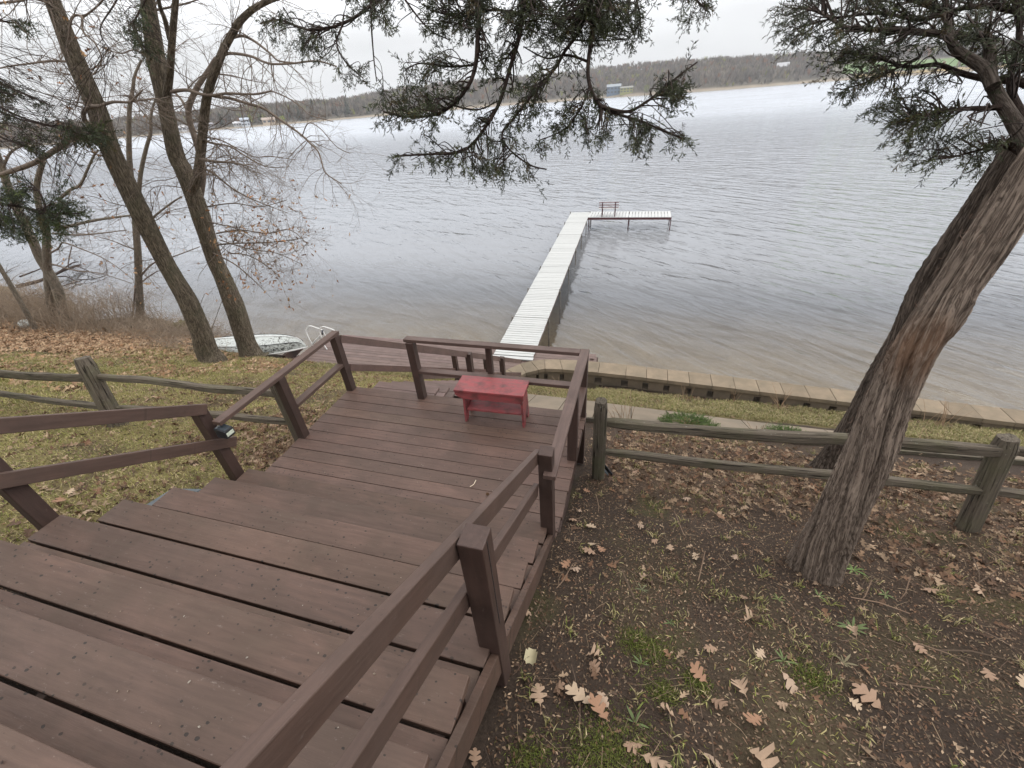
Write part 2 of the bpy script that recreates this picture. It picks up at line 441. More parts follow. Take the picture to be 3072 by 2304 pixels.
def litter_zone(x, y):           # how thickly leaves lie
    a = np.clip((-11-x)/4, 0, 1)*np.clip((y-4.6)/1.5, 0, 1)*np.clip((10.2-y)/1.0, 0, 1)      # far left leaf carpet
    b = np.clip((x+.3)/.4, 0, 1)*np.clip((y-2.75)/.8, 0, 1)*np.clip((5.5-y)/.4, 0, 1)*.9      # below right fence
    c = np.clip(1-np.hypot((x+3.75)/.5, (y-3.0)/1.1), 0, 1)*.9                                  # beside landing
    d = np.clip(1-np.abs(y-8.2)/.28, 0, 1)*np.clip((x+2.6)/.4, 0, 1)*.8                          # against the wall
    e = np.clip(1-np.abs(y-1.3+(x+3.6)*.25)/1.2, 0, 1)*np.clip((-3.3-x)/.3, 0, 1)*np.clip((x+6.5)/2, 0, 1)*.65
    f = np.clip((x-1.6)/1.2, 0, 1)*np.clip((y-1.2)/.8, 0, 1)*np.clip((3.6-y)/.6, 0, 1)*.65
    p = np.clip(fbm(x*1.1+4, y*1.1+7, 41, 3)*2.4-.85, 0, 1)*.5*((x < -3.5) & (y > .3) & (y < 8.2))
    q = np.maximum.reduce([a, b, c, d, e, f, p])
    return q*np.clip(fbm(x*2.3+3, y*2.3, 21, 3)*2.2-.3, .15, 1)
def grass_zone(x, y):
    l = np.clip((-3.42-x)/.2, 0, 1)*np.clip((8.5-y)/.4, 0, 1)*np.clip(1.15-np.clip((-11.5-x)/3, 0, 1)*np.clip((y-5)/1.2, 0, 1), 0, 1)
    l = l*np.clip(.35+(y+.2)*.45, .15, 1)
    s = np.clip((x+2.2)/.3, 0, 1)*np.clip((y-6.7)/.15, 0, 1)*np.clip((8.35-y)/.2, 0, 1)
    m = ((x > -9.5) & (x < -3.2) & (y > 7.2) & (y < 8.3))*1.0
    r = np.clip((x+.3)/.2, 0, 1)*np.clip((5.6-y)/.3, 0, 1)*np.clip(fbm(x*1.3+8, y*1.3+2, 77, 3)*3-1.55, 0, 1)*.6
    return np.clip(np.maximum.reduce([l, s, m, r]), 0, 1)*np.clip(fbm(x*1.9, y*1.9+6, 33, 3)*2.4-.35, .2, 1)

def build_ground():
    xs = np.concatenate([np.arange(-48, -14, .4), np.arange(-14, -4.2, .1), np.arange(-4.2, 4.6, .045), np.arange(4.6, 9, .12), np.arange(9, 34, .8)])
    ys = np.concatenate([np.arange(-26, -1.5, .8), np.arange(-1.5, .2, .12), np.arange(.2, 4.6, .045), np.arange(4.6, 10.6, .09), np.arange(10.6, 14, .4),
                         np.geomspace(14.2, 60, 14)])
    X, Y = np.meshgrid(xs, ys); Z = zt(X, Y)
    # behind the wall on the lake side the ground is the lake bed
    Z = np.where((X > -.62) & (Y > 8.62), np.minimum(Z, ZW-.12-(Y-8.6)*.05-np.clip(Y-17, 0, None)*.1), Z)
    Z = np.maximum(Z, -9.0)
    n, m = X.shape
    g = grass_zone(X, Y); lz = litter_zone(X, Y)
    fine = fbm(X*6, Y*6, 91, 3); mid = fbm(X*1.5, Y*1.5, 12, 4)
    soil = np.array([.046, .034, .027]); gra = np.array([.225, .195, .085]); lit = np.array([.095, .062, .040]); moss = np.array([.070, .072, .026])
    C = soil*(1-.35*(mid[..., None]-.5)*2)
    gk = (g*np.where(X > -.4, np.where(Y < 5.5, .3, .85), .85))[..., None]
    C = C*(1-gk)+gra*(.75+.5*fine[..., None])*gk
    C = C*(1-lz[..., None]*.6)+lit*lz[..., None]*.6
    ms = np.clip(fbm(X*2.2+50, Y*2.2, 66, 3)*5-3.2, 0, 1)*np.clip((5-Y)/1, 0, 1)
    C = C*(1-ms[..., None]*.5)+moss*ms[..., None]*.5
    wet = np.clip((ZW+.12-Z)/.1, 0, 1)[..., None]
    dep = np.clip((ZW-Z-.15)/1.5, 0, 1)[..., None]
    sand = np.array([.360, .295, .190]); deepc = np.array([.178, .178, .186])
    weed = np.clip(fbm(X*1.6+9, Y*3.0+4, 19, 4)*5-2.75, 0, 1)[..., None]*np.clip(1-dep*2.0, 0, 1)*np.clip((10.6-Y)/1.2, 0, 1)[..., None]*np.clip((X+1)/.8, 0, 1)[..., None]
    ss = np.array([.06, .055, .065])
    bc = (sand*np.clip(1-.055*(-9-X), .45, 1)[..., None]*(1-.25*(mid[..., None]-.5)*2)*(1-weed)+ss*weed)*(1-dep**.6)+deepc*dep**.6  # bed tone shifts with depth, painting in light absorbed and scattered by the water
    C = C*(1-wet)+bc*wet
    V = np.stack([X, Y, Z], -1).reshape(-1, 3)
    i = np.arange(n-1)[:, None]*m; j = np.arange(m-1)[None, :]
    F = np.stack([i+j, i+j+1, i+m+j+1, i+m+j], -1).reshape(-1, 4)
    m_ = Mat('soil_and_grass'); t = m_.attr('tint', 'Color'); g_ = m_.attr('grain')
    n1 = m_.noise(g_, 45, 6, .75); n2 = m_.noise(g_, 9, 5, .7)
    c = m_.mix(1.0, t, m_.mix(m_.rng(n1, .3, .72), (.62, .60, .58), (1.45, 1.4, 1.35)), 'MULTIPLY')
    c = m_.mix(m_.math('MULTIPLY', m_.rng(n2, .5, .75), .35), c, (.045, .034, .026))
    bits = m_.voro(g_, 60)
    sc = m_.n('ShaderNodeSeparateColor'); m_.l(bits.outputs['Color'], sc.inputs[0])
    bt = m_.math('MULTIPLY', m_.math('LESS_THAN', bits.outputs['Distance'], .26), m_.math('GREATER_THAN', sc.outputs[0], .80))
    tcz = m_.n('ShaderNodeSeparateXYZ'); m_.l(g_, tcz.inputs[0])
    bt = m_.math('MULTIPLY', bt, m_.rng(tcz.outputs[2], -3.6, -3.4))
    c = m_.mix(m_.math('MULTIPLY', bt, .7), c, m_.mix(sc.outputs[1], (.26, .18, .11), (.09, .06, .04)))
    m_.fin(c, .92, m_.bump(m_.math('ADD', n1, m_.math('MULTIPLY', n2, .7)), .9, .02), .15)
    mb = MB(); mb.add(V, F, C.reshape(-1, 3), V, True)
    o = mb.build('ground', m_.m); tag(o, kind='structure')
    # deep lake bed beyond
    mb = MB(); mb.add([(-3000, 59, -9.05), (3000, 59, -9.05), (3000, 1400, -9.05), (-3000, 1400, -9.05)], [(0, 1, 2, 3)], (.172, .174, .186))
    mb.add([(-3000, 8, -9.06), (-47, 8, -9.06), (-47, 59, -9.06), (-3000, 59, -9.06)], [(0, 1, 2, 3)], (.172, .174, .186))
    mb.add([(33, 8, -9.06), (3000, 8, -9.06), (3000, 59, -9.06), (33, 59, -9.06)], [(0, 1, 2, 3)], (.172, .174, .186))
    tag(mb.build('lake_bed', m_plain('deep_water_scatter', (.9, .9, .9), .9, .1, .3)), kind='structure')  # bed tint stands in for light scattered in deep turbid water

def build_water():
    m = Mat('lake_water'); m.N.remove(m.b)
    tc = m.n('ShaderNodeTexCoord').outputs['Object']
    rot = m.n('ShaderNodeMapping', vector_type='TEXTURE'); rot.inputs['Rotation'].default_value = (0, 0, radians(WAVE_ROT)); rot.inputs['Scale'].default_value = (1/.34, 1/1.55, 1)
    m.l(tc, rot.inputs[0])
    w1 = m.noise(rot.outputs[0], 1.05, 3, .5, .6)
    w2 = m.noise(rot.outputs[0], 2.6, 3, .55, .3)
    rot2 = m.n('ShaderNodeMapping', vector_type='TEXTURE'); rot2.inputs['Rotation'].default_value = (0, 0, radians(WAVE_ROT+21)); rot2.inputs['Scale'].default_value = (1/.6, 1/1.7, 1)
    m.l(tc, rot2.inputs[0])
    w3 = m.noise(rot2.outputs[0], .55, 2, .5, .4)
    h = m.math('ADD', m.math('ADD', m.math('MULTIPLY', w1, .75), m.math('MULTIPLY', w2, .22)), m.math('MULTIPLY', w3, .9))
    gust = m.noise(m.mapp(tc, (.035, .10, 1)), 1.0, 3, .5)
    bmp = m.n('ShaderNodeBump'); bmp.inputs['Distance'].default_value = .17
    m.l(h, bmp.inputs['Height']); m.l(m.rng(gust, .35, .65, .5, 1.0), bmp.inputs['Strength'])
    sx = m.n('ShaderNodeSeparateXYZ'); m.l(tc, sx.inputs[0])
    ro = m.rng(sx.outputs[1], 15, 160, .03, .22)
    fr = m.n('ShaderNodeFresnel'); fr.inputs['IOR'].default_value = 1.42; m.l(bmp.outputs[0], fr.inputs['Normal'])
    gl = m.n('ShaderNodeBsdfGlossy'); gl.inputs['Color'].default_value = (.86, .89, .94, 1)
    m.l(ro, gl.inputs['Roughness']); m.l(bmp.outputs[0], gl.inputs['Normal'])
    tr = m.n('ShaderNodeBsdfTransparent'); tr.inputs['Color'].default_value = (.88, .875, .87, 1)
    mx = m.n('ShaderNodeMixShader'); m.l(fr.outputs[0], mx.inputs[0]); m.l(tr.outputs[0], mx.inputs[1]); m.l(gl.outputs[0], mx.inputs[2])
    di = m.n('ShaderNodeBsdfDiffuse'); di.inputs['Color'].default_value = (.185, .190, .200, 1)
    mx2 = m.n('ShaderNodeMixShader'); m.l(m.rng(sx.outputs[1], 11.5, 22, 0, .96, True), mx2.inputs[0]); m.l(tr.outputs[0], mx2.inputs[1]); m.l(di.outputs[0], mx2.inputs[2])
    m.l(mx2.outputs[0], mx.inputs[1])
    m.l(mx.outputs[0], m.out.inputs[0])
    mb = MB(); mb.add([(-3000, 8.0, ZW), (3000, 8.0, ZW), (3000, 1400, ZW), (-3000, 1400, ZW)], [(0, 1, 2, 3)])
    tag(mb.build('lake', m.m), kind='structure')


WAVE_ROT = -44
build_ground(); build_water()

# ------------------------------------------------------------------ staircases, landing, lower deck
RISE, RUN, Y1 = .187, .2914, 2.075
XL, XR = -3.35, -.46
def shade(a=.9, b=1.08): 
    v = random.uniform(a, b); return (v, v*random.uniform(.98, 1.02), v*random.uniform(.97, 1.02))

def build_upper_stairs():
    t = thing('upper_staircase', 'wide brown painted wooden staircase descending from the camera to the landing', 'staircase', (0, 0, 0))
    for k in range(1, 12):
        y, z = Y1-(k-1)*RUN, RISE*k
        mb = MB(); th = .038
        gap = .013 if k != 3 else .005
        for (a, b) in ((y-.1865, y), (y-.1865-gap-.1865, y-.1865-gap)):
            dz = random.uniform(-.0015, .0015)
            mb.box(XL+random.uniform(-.006, .006), XR+random.uniform(-.006, .006), a, b, z-th+dz, z+dz, shade(.82, 1.10), k=(k*3.3, k*1.7, k))
        mb.build('tread', M_WORN if k in (7, 8) else M_TREAD, t, .004)
    # stringers and slatted risers
    def line(y): return RISE*(1+(Y1-y)/RUN)
    for x in (XL+.06, -1.9, XR-.045):
        mb = MB()
        ys = [Y1-.03, Y1-11*RUN]
        pts = []
        for k in range(1, 12):
            pts += [(Y1-(k-1)*RUN-.03, RISE*k-.040), (Y1-k*RUN-.03, RISE*k-.040)]
        low = [(p[0], line(p[0])-.34) for p in (pts[-1], pts[0])]
        prof = pts+low; n = len(prof)
        V = [(x-.02, a, b) for a, b in prof]+[(x+.02, a, b) for a, b in prof]
        mb.add(V, [(i, (i+1) % n, n+(i+1) % n, n+i) for i in range(n)])
        st = [(2*i, 2*i+1) for i in range(len(pts)//2)]
        # side faces as quads down to the lower line
        for i in range(0, len(pts)-1):
            a, b = pts[i], pts[i+1]
            if abs(a[0]-b[0]) < 1e-6: continue
            la, lb = line(a[0])-.34, line(b[0])-.34
            for xx in (x-.02, x+.02):
                mb.add([(xx, a[0], a[1]), (xx, b[0], b[1]), (xx, b[0], lb), (xx, a[0], la)], [(0, 1, 2, 3)])
        mb.build('stringer', M_RAIL, t)
    # right side skirt stepping beyond the treads
    mb = MB()
    y0, y1 = Y1+.05, -1.2
    n = np.array([0, -RUN, RISE]); n = n/np.linalg.norm(n)
    mb.beam((XR+.027, y0, line(y0)-.19), (XR+.027, y1, line(y1)-.19), .036, .15, c=(.85, .85, .85))
    mb.build('side_skirt', M_TREAD, t, .003)
    for k in range(1, 11):         # block ends between the treads on the right hand side
        mb = MB(); y = Y1-(k-1)*RUN
        mb.box(XR-.012, XR+.028, y-.335, y-.215, RISE*k-.06, RISE*k-.004, shade(.85, 1.0)); mb.build('tread_cleat', M_LOW, t, .003)
    # posts
    for (x0, y0, zb, zt_) in ((-.505, .80, .45, 1.665), (-.510, 2.03, -.15, .945), (-3.545, 1.985, -.15, .885), (-3.57, .835, .5, 1.66), (-.505, -.45, 1.2, 2.45)):
        mb = MB(); mb.box(x0, x0+.098, y0, y0+.098, zb, zt_, (1, 1, 1), k=(x0, y0*3, 0))
        Vs = mb.V[0]; mb.K[0] = Vs[:, [0, 2, 1]]*np.array([1, 1, 1])+np.array([x0, 0, 0])
        mb.build('post', M_POST, t, .005)
    # drying cracks down the post tops
    mb = MB(); mb.box(-.4085, -.4055, .842, .846, 1.10, 1.655); mb.build('post_crack', M_BLACK, t)
    # handrails
    def rail(x, ya, za, yb, zb_, name, w=.038, h=.094, c=(1, 1, 1)):
        mb = MB(); mb.beam((x, ya, za), (x, yb, zb_), w, h, c=c, kk=random.uniform(0, 5)); mb.build(name, M_RAIL, t, .004)
    rail(-.530, 2.105, .905-.045, -1.0, .905-.045+.582*3.105, 'handrail')
    rail(-.530, 2.02, .690-.08, -1.0, .690-.08+.562*3.02, 'lower_rail')
    rail(-3.445, 2.065, .94-.05, -1.0, .94-.05+.638*3.065, 'handrail')
    rail(-3.445, 2.15, .50-.05, -1.0, .50-.05+.638*3.15, 'lower_rail')

def build_landing():
    t = thing('landing_deck', 'brown painted wooden landing with railings where the red bench stands', 'deck', (0, 0, 0))
    mb = MB(); p = .146
    for i in range(-1, 10):
        y1 = 3.611-(i)*p-.003
        y0 = y1-p+.006
        mb.box(-3.375+random.uniform(-.004, .004), -.365-.03*(i/10.0)+random.uniform(-.006, .004), y0, y1, -.036, random.uniform(-.0012, .0012), shade(.9, 1.1), k=(i*2.1, i*.7, 0))
    mb.box(-3.375, -.40, 2.06, 2.145, -.036, 0, shade())
    mb.build('decking', M_DECK, t, .0025)
    mb = MB()
    mb.box(-3.36, -.385, 3.70, 3.738, -.22, -.037); mb.box(-3.36, -3.322, 2.05, 3.699, -.22, -.0375); mb.box(-.423, -.385, 2.05, 3.699, -.22, -.0375)
    for x in np.linspace(-2.9, -.9, 5): mb.box(x-.019, x+.019, 2.06, 3.699, -.20, -.038)
    mb.build('joist_frame', M_POST, t, .002)
    def post(x, y, zb, ztp, w=.089):
        mb = MB(); mb.box(x, x+w, y, y+w, zb, ztp); mb.K[0] = mb.V[0][:, [0, 2, 1]]+np.array([x*7, 0, 0]); mb.build('post', M_POST, t, .005)
    post(-3.385, 3.655, -.5, .762); post(-2.385, 3.655, -.4, .762); post(-3.39, 2.73, -.4, .762)
    post(-.455, 3.665, -.7, .762); post(-.455, 2.975, .0, .762); post(-1.48, 3.745, -.5, .762, .062)
    def flat(a, b, name, w=.089, h=.038, c=(1, 1, 1)):
        mb = MB(); mb.beam(a, b, w, h, c=c, kk=random.uniform(0, 9)); mb.build(name, M_RAIL, t, .004)
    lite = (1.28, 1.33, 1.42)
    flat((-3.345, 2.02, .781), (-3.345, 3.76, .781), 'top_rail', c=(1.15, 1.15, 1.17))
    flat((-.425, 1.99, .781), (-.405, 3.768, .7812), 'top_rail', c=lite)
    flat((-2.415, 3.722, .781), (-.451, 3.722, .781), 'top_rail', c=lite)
    def edge(a, b, name, c=(1, 1, 1), w=.089, h=.038):
        mb = MB(); mb.beam(a, b, w, h, c=c, kk=random.uniform(0, 9)); mb.build(name, M_RAIL, t, .004)
    edge((-3.345, 2.819, .385), (-3.345, 3.655, .385), 'middle_rail')
    edge((-2.296, 3.70, .385), (-.455, 3.70, .385), 'middle_rail', c=(1.1, 1.1, 1.15))
    edge((-.41, 3.064, .385), (-.41, 3.665, .385), 'middle_rail', c=(1.1, 1.1, 1.15))

def build_lower_stairs():
    t = thing('lower_staircase', 'narrow brown wooden staircase running down from the landing to the lower deck', 'staircase', (0, 0, 0))
    xl, xr = -3.27, -2.36
    for k in range(1, 17):
        y, z = 3.60+k*RUN, -RISE*k
        if z < -3.0: break
        mb = MB()
        mb.box(xl, xr, y, y+.14, z-.038, z, shade(.95, 1.15), k=(k, k, 0)); mb.box(xl, xr, y+.147, y+.285, z-.038, z, shade(.95, 1.15), k=(k*2, k, 0))
        mb.build('tread', M_LOW, t, .003)
    sl = -RISE/RUN
    for x in (xl+.02, xr-.02):
        mb = MB(); mb.beam((x, 3.76, -.34), (x, 8.2, -.34+4.44*sl), .038, .24, c=(.9, .9, .9)); mb.build('stringer', M_LOW, t, .003)
    def rail(x, y0, z0, y1, z1, name, c, h=.089, w=.038):
        mb = MB(); mb.beam((x, y0, z0), (x, y1, z1), w, h, c=c, kk=x*3+z0); mb.build(name, M_LOW, t, .003)
    rail(-3.30, 3.745, .70, 8.42, -2.24, 'handrail', (.82, .78, .75)); rail(-3.30, 3.745, .30, 8.36, -2.64, 'lower_rail', (.82, .74, .70))
    rail(-2.37, 3.745, .66, 8.20, -2.17, 'handrail', (.85, .80, .77)); rail(-2.37, 3.745, .28, 8.1, -2.46, 'lower_rail', (.8, .76, .72))
    for (x, y, top) in ((-3.335, 6.60, -1.12), (-3.335, 8.24, -2.15), (-2.385, 5.18, -.25), (-2.385, 6.72, -1.22)):
        mb = MB(); mb.box(x, x+.089, y, y+.089, top-1.0, top); mb.K[0] = mb.V[0][:, [0, 2, 1]]; mb.build('post', M_POST, t, .004)

def build_lower_deck():
    t = thing('lower_deck', 'low brown boat deck at the water edge at the foot of the stairs', 'deck', (0, 0, 0))
    mb = MB(); y = 8.34; i = 0
    while y < 10.2:
        x0 = -9.75+(y-8.34)*.45+random.uniform(-.02, .02)
        xs = [x0, x0+random.uniform(2.6, 4.2), -4.2+random.uniform(-.8, .8), -.78+random.uniform(-.02, .02)]
        for a, b in zip(xs[:-1], xs[1:]):
            mb.box(a+.002, b-.002, y, y+.135, -3.088, -3.05+random.uniform(-.002, .002), shade(.86, 1.16), k=(i*1.9, i*.7, a))
        y += .1425; i += 1
    mb.build('decking', M_LOW, t, .003)
    mb = MB(); mb.box(-9.7, -.8, 8.30, 8.334, -3.28, -3.06); mb.box(-9.0, -.8, 10.20, 10.235, -3.28, -3.06); mb.box(-.775, -.74, 8.4, 10.2, -3.28, -3.06)
    mb.build('skirt_board', M_POST, t, .003)
    for x in (-8.3, -6.4, -4.6, -1.0):
        mb = MB(); mb.box(x, x+.1, 10.06, 10.16, -4.3, -3.09); mb.build('post', M_POST, t)
    mb = MB(); mb.box(-.93, -.84, 10.0, 10.09, -3.05, -3.0); mb.build('post_stub', M_LOW, t, .004)

build_upper_stairs(); build_landing(); build_lower_stairs(); build_lower_deck()

# solar step light under the end of the left top rail
def build_solar():
    p = np.array((-3.335, 2.045, .715))
    t = thing('solar_light', 'small black solar step light fixed under the end of the left landing rail', 'light', tuple(p))
    M = xf((0, 0, 0), radians(0))
    mb = MB(); mb.add([(-.055, -.045, -.085), (.055, -.045, -.085), (.055, .045, -.085), (-.055, .045, -.085), (-.055, -.045, .015), (.055, -.045, -.01), (.055, .045, -.01), (-.055, .045, .015)],
                      [(0, 3, 2, 1), (4, 5, 6, 7), (0, 1, 5, 4), (2, 3, 7, 6), (0, 4, 7, 3), (1, 2, 6, 5)])
    mb.build('housing', M_BLACK, t, .004)
    mb = MB(); mb.add([(-.046, -.037, .0145), (.046, -.037, -.0065), (.046, .037, -.0065), (-.046, .037, .0145), (-.046, -.037, .018), (.046, -.037, -.003), (.046, .037, -.003), (-.046, .037, .018)],
                      [(0, 3, 2, 1), (4, 5, 6, 7), (0, 1, 5, 4), (2, 3, 7, 6), (0, 4, 7, 3), (1, 2, 6, 5)])
    mb.build('solar_panel', M_GLASSY, t, .001)
    mb = MB(); mb.box(.0545, .058, -.036, .036, -.066, -.030); mb.build('lens', M_LENS, t, .002)
build_solar()

# ------------------------------------------------------------------ red bench
def build_bench():
    t = thing('wooden_bench', 'small worn red wooden bench with a lower shelf standing on the landing', 'bench', (-1.345, 3.485, 0), radians(1.5))
    mb = MB(); mb.box(-.382, .378, -.147, .147, .412, .437); mb.build('seat', M_RED, t, .004)
    for s in (-1, 1):
        y = s*.125
        mb = MB()
        x0, x1 = -.376, .372
        P = [(x0, .411), (x1, .411), (x1, .372), (x1-.035, .325), (x0+.075, .325), (x0, .372)]
        n = 6; V = [(a, y-.012, b) for a, b in P]+[(a, y+.012, b) for a, b in P]
        mb.add(V[:6], [(0, 1, 2, 3, 4, 5)][:1]); mb.add(V[6:], [(5, 4, 3, 2, 1, 0)])
        mb.add(V, [(i, (i+1) % 6, 6+(i+1) % 6, 6+i) for i in range(6)])
        mb.build('apron', M_RED, t, .002)
    for s in (-1, 1):
        mb = MB(); x = .342 if s > 0 else -.290
        # board leg with an inverted V cut at the foot, splayed slightly outwards
        out = s*.012
        prof = [(-.112, .411), (.112, .411), (.122, 0), (.066, 0), (0, .10), (-.066, 0), (-.122, 0)]
        def X(z): return x+out*(1-z/.411)
        V = [(X(z)-.011, y, z) for y, z in prof]+[(X(z)+.011, y, z) for y, z in prof]
        for o in (0, 7):
            q = V[o:o+7]
            mb.add(q, [(0, 4, 5), (0, 5, 6), (0, 1, 4), (1, 2, 3), (1, 3, 4)] if o else [(5, 4, 0), (6, 5, 0), (4, 1, 0), (3, 2, 1), (4, 3, 1)])
        mb.add(V, [(i, (i+1) % 7, 7+(i+1) % 7, 7+i) for i in range(7)])
        mb.build('leg', M_RED, t)
    mb = MB(); mb.box(-.277, .329, -.105, .105, .148, .172); mb.build('shelf', M_RED, t, .003)
build_bench()

# ------------------------------------------------------------------ dock and its bench
def build_dock():
    t = thing('dock', 'long white L-shaped wooden dock on thin legs reaching into the lake', 'dock', (0, 0, 0))
    A = np.array([-3.05, 9.82]); B = np.array([-3.53, 27.3]); d = (B-A)/np.linalg.norm(B-A); nn = np.array([d[1], -d[0]])
    L = np.linalg.norm(B-A); sec = L/7.0; w = 1.14
    rz = math.atan2(-d[0], d[1])
    for s in range(7):
        mb = MB(); M = xf((A[0]+d[0]*sec*s, A[1]+d[1]*sec*s, -3.0), rz)
        nb = 17; p = (sec-.03)/nb
        for i in range(nb):
            c = random.uniform(.92, 1.03)
            mb.box(-w/2+random.uniform(-.006, .006), w/2+random.uniform(-.006, .006), .015+i*p, .015+(i+1)*p-.021, -.026, random.uniform(-.002, .002), (c, c, c*.99), M, k=(i*1.3, s*5+i, 0))
        mb.build('deck_section', M_WHITE, t, .002)
        for x in (-w/2+.03, w/2-.03):
            mb = MB(); mb.box(x-.02, x+.02, .0, sec, -.12, -.028, (1, 1, 1), M); mb.build('side_beam', M_LOW, t)
    for s in range(1, 8):
        for sx in (-1, 1):
            q = A+d*(sec*s-.15)+nn*sx*(w/2+.028)
            mb = MB(); mb.tube([(q[0], q[1], -5.6), (q[0], q[1], -2.93)], .024, 8); mb.box(q[0]-.035, q[0]+.035, q[1]-.035, q[1]+.035, -3.11, -3.03)
            mb.build('leg', M_METAL, t)
    # the arm
    x0, x1, y0, y1 = -2.94, 1.70, 25.98, 27.42
    for s in range(2):
        mb = MB(); a = x0+(x1-x0)/2*s; b = a+(x1-x0)/2-.02; nb = 13; p = (b-a)/nb
        for i in range(nb):
            c = random.uniform(.92, 1.03)
            mb.box(a+i*p, a+(i+1)*p-.024, y0, y1, -3.026, -3.0+random.uniform(-.002, .002), (c, c, c), k=(i, s*7, 0))
        mb.build('deck_section', M_WHITE, t, .002)
        for yy in (y0+.01, y1-.01): mb = MB(); mb.box(a, b, yy-.02, yy+.02, -3.14, -3.03); mb.build('side_beam', M_MAROON, t)
    for x in (x0+.05, -.62, x1-.04):
        for y in (y0+.05, y1-.05):
            mb = MB(); mb.tube([(x, y, -7.5), (x, y, -3.02)], .026, 8); mb.build('leg', M_MAROON, t)
    # old board ramp end
    mb = MB(); M = xf((-3.05, 9.64, -2.985), rz); mb.box(-.60, .60, -.02, .12, -.03, 0.0, (.98, .98, .98), M); mb.build('end_board', M_WHITE, t, .003)
    b = thing('dock_bench', 'white slatted bench with maroon posts facing the lake on the dock arm', 'bench', (-1.78, 26.15, -3.0), radians(1.0))
    for x in (-.36, .36):
        mb = MB(); mb.beam((x, -.03, 0), (x, -.06, .80), .05, .07, up=(0, 1, 0)); mb.build('post', M_MAROON, b, .003)
        mb = MB(); mb.beam((x, 0, .37), (x, .42, .37), .045, .05); mb.beam((x, .38, .345), (x, .40, 0.0), .045, .05, up=(0, 1, 0)); mb.build('seat_bracket', M_MAROON, b, .003)
    mb = MB()
    for y in (.05, .17, .29, .41): mb.box(-.56, .56, y-.052, y+.052, .396, .42)
    mb.build('seat', M_WHITE, b, .002)
    mb = MB()
    for z in (.50, .63, .76): mb.box(-.56, .56, -.022, .0, z-.035, z+.035)
    mb.build('backrest', m_plain('faded_pink_slat', (.36, .29, .30), .6, .2, 8), b, .002)
build_dock()

# ------------------------------------------------------------------ retaining wall and path
def build_wall():
    t = thing('retaining_wall', 'low tan concrete block seawall with cap stones between the grass and the lake', 'wall', (0, 0, 0))
    outer = [(-2.89, 8.09), (-2.76, 8.31), (-2.51, 8.63), (-2.29, 8.80), (-1.96, 8.93), (-1.59, 8.99), (-1.14, 9.02), (-.6, 9.02), (.03, 9.0)]
    inner = [(-2.45, 7.90), (-2.38, 8.07), (-2.27, 8.24), (-2.01, 8.42), (-1.86, 8.50), (-1.44, 8.54), (-1.15, 8.54), (-.6, 8.54), (.03, 8.52)]
    x = .03
    while x < 13:
        x += .46
        outer.append((x, 9.0-.065*(x-.03))); inner.append((x, 8.52-.062*(x-.03)))
    zc = -2.50
    for i in range(len(outer)-1):
        a, b = np.array(outer[i]), np.array(outer[i+1]); c, d = np.array(inner[i]), np.array(inner[i+1])
        g = .004; e = (b-a)/np.linalg.norm(b-a)*g; f = (d-c)/max(1e-6, np.linalg.norm(d-c))*g
        q = [a+e, b-e, d-f, c+f]
        dz = random.uniform(-.003, .003)
        V = [(p[0], p[1], zc-.09) for p in q]+[(p[0], p[1], zc+dz) for p in q]
        mb = MB(); s_ = random.uniform(.9, 1.1)
        mb.add(V, [(0, 1, 2, 3), (7, 6, 5, 4), (0, 4, 5, 1), (1, 5, 6, 2), (2, 6, 7, 3), (3, 7, 4, 0)], (s_, s_, s_*.98), np.array(V)+i)
        mb.build('cap_stone', M_BLOCK, t, .004)
        # block course below, set back, leaving a dark weep slot at each joint
        ia, ib = c+(a-c)*.08, d+(b-d)*.08; oa, ob = c+(a-c)*.9, d+(b-d)*.9
        for zt_, zb in ((zc-.092, zc-.34), (zc-.344, zc-.95), (zc-.954, zc-1.6)):
            k0, k1 = (.14, .86) if zt_ > zc-.1 else (.0, 1.0)
            qa = ia+(ib-ia)*k0; qb = ia+(ib-ia)*k1; ra = oa+(ob-oa)*k0; rb = oa+(ob-oa)*k1
            if zt_ > zc-.1:
                V = [(p[0], p[1], z) for z in (zb, zt_) for p in (ra, rb, qb, qa)]
                s2 = random.uniform(.72, .88)
                mb = MB(); mb.add(V, [(0, 1, 2, 3), (7, 6, 5, 4), (0, 4, 5, 1), (1, 5, 6, 2), (2, 6, 7, 3), (3, 7, 4, 0)], (s2, s2, s2), np.array(V)+i*2)
                # upper strip closes the top of the slot
                V2 = [(p[0], p[1], z) for z in (zc-.17, zc-.0925) for p in (oa, ob, ib, ia)]
                V2 = [(p[0], p[1]+.003, p[2]) for p in V2]
                mb.add(V2, [(0, 1, 2, 3), (7, 6, 5, 4), (0, 4, 5, 1), (1, 5, 6, 2), (2, 6, 7, 3), (3, 7, 4, 0)], (s2*.96, s2*.96, s2*.96), np.array(V2)+i*3)
                mb.build('wall_block', M_BLOCK, t, .003)
            else:
                V = [(p[0], p[1], z) for z in (zb, zt_) for p in (ra, rb, qb, qa)]
                mb = MB(); mb.add(V, [(0, 1, 2, 3), (7, 6, 5, 4), (0, 4, 5, 1), (1, 5, 6, 2), (2, 6, 7, 3), (3, 7, 4, 0)], (.6, .6, .6), np.array(V)+i*2)
                mb.build('foundation_block', M_BLOCK, t)
    return outer
build_wall()

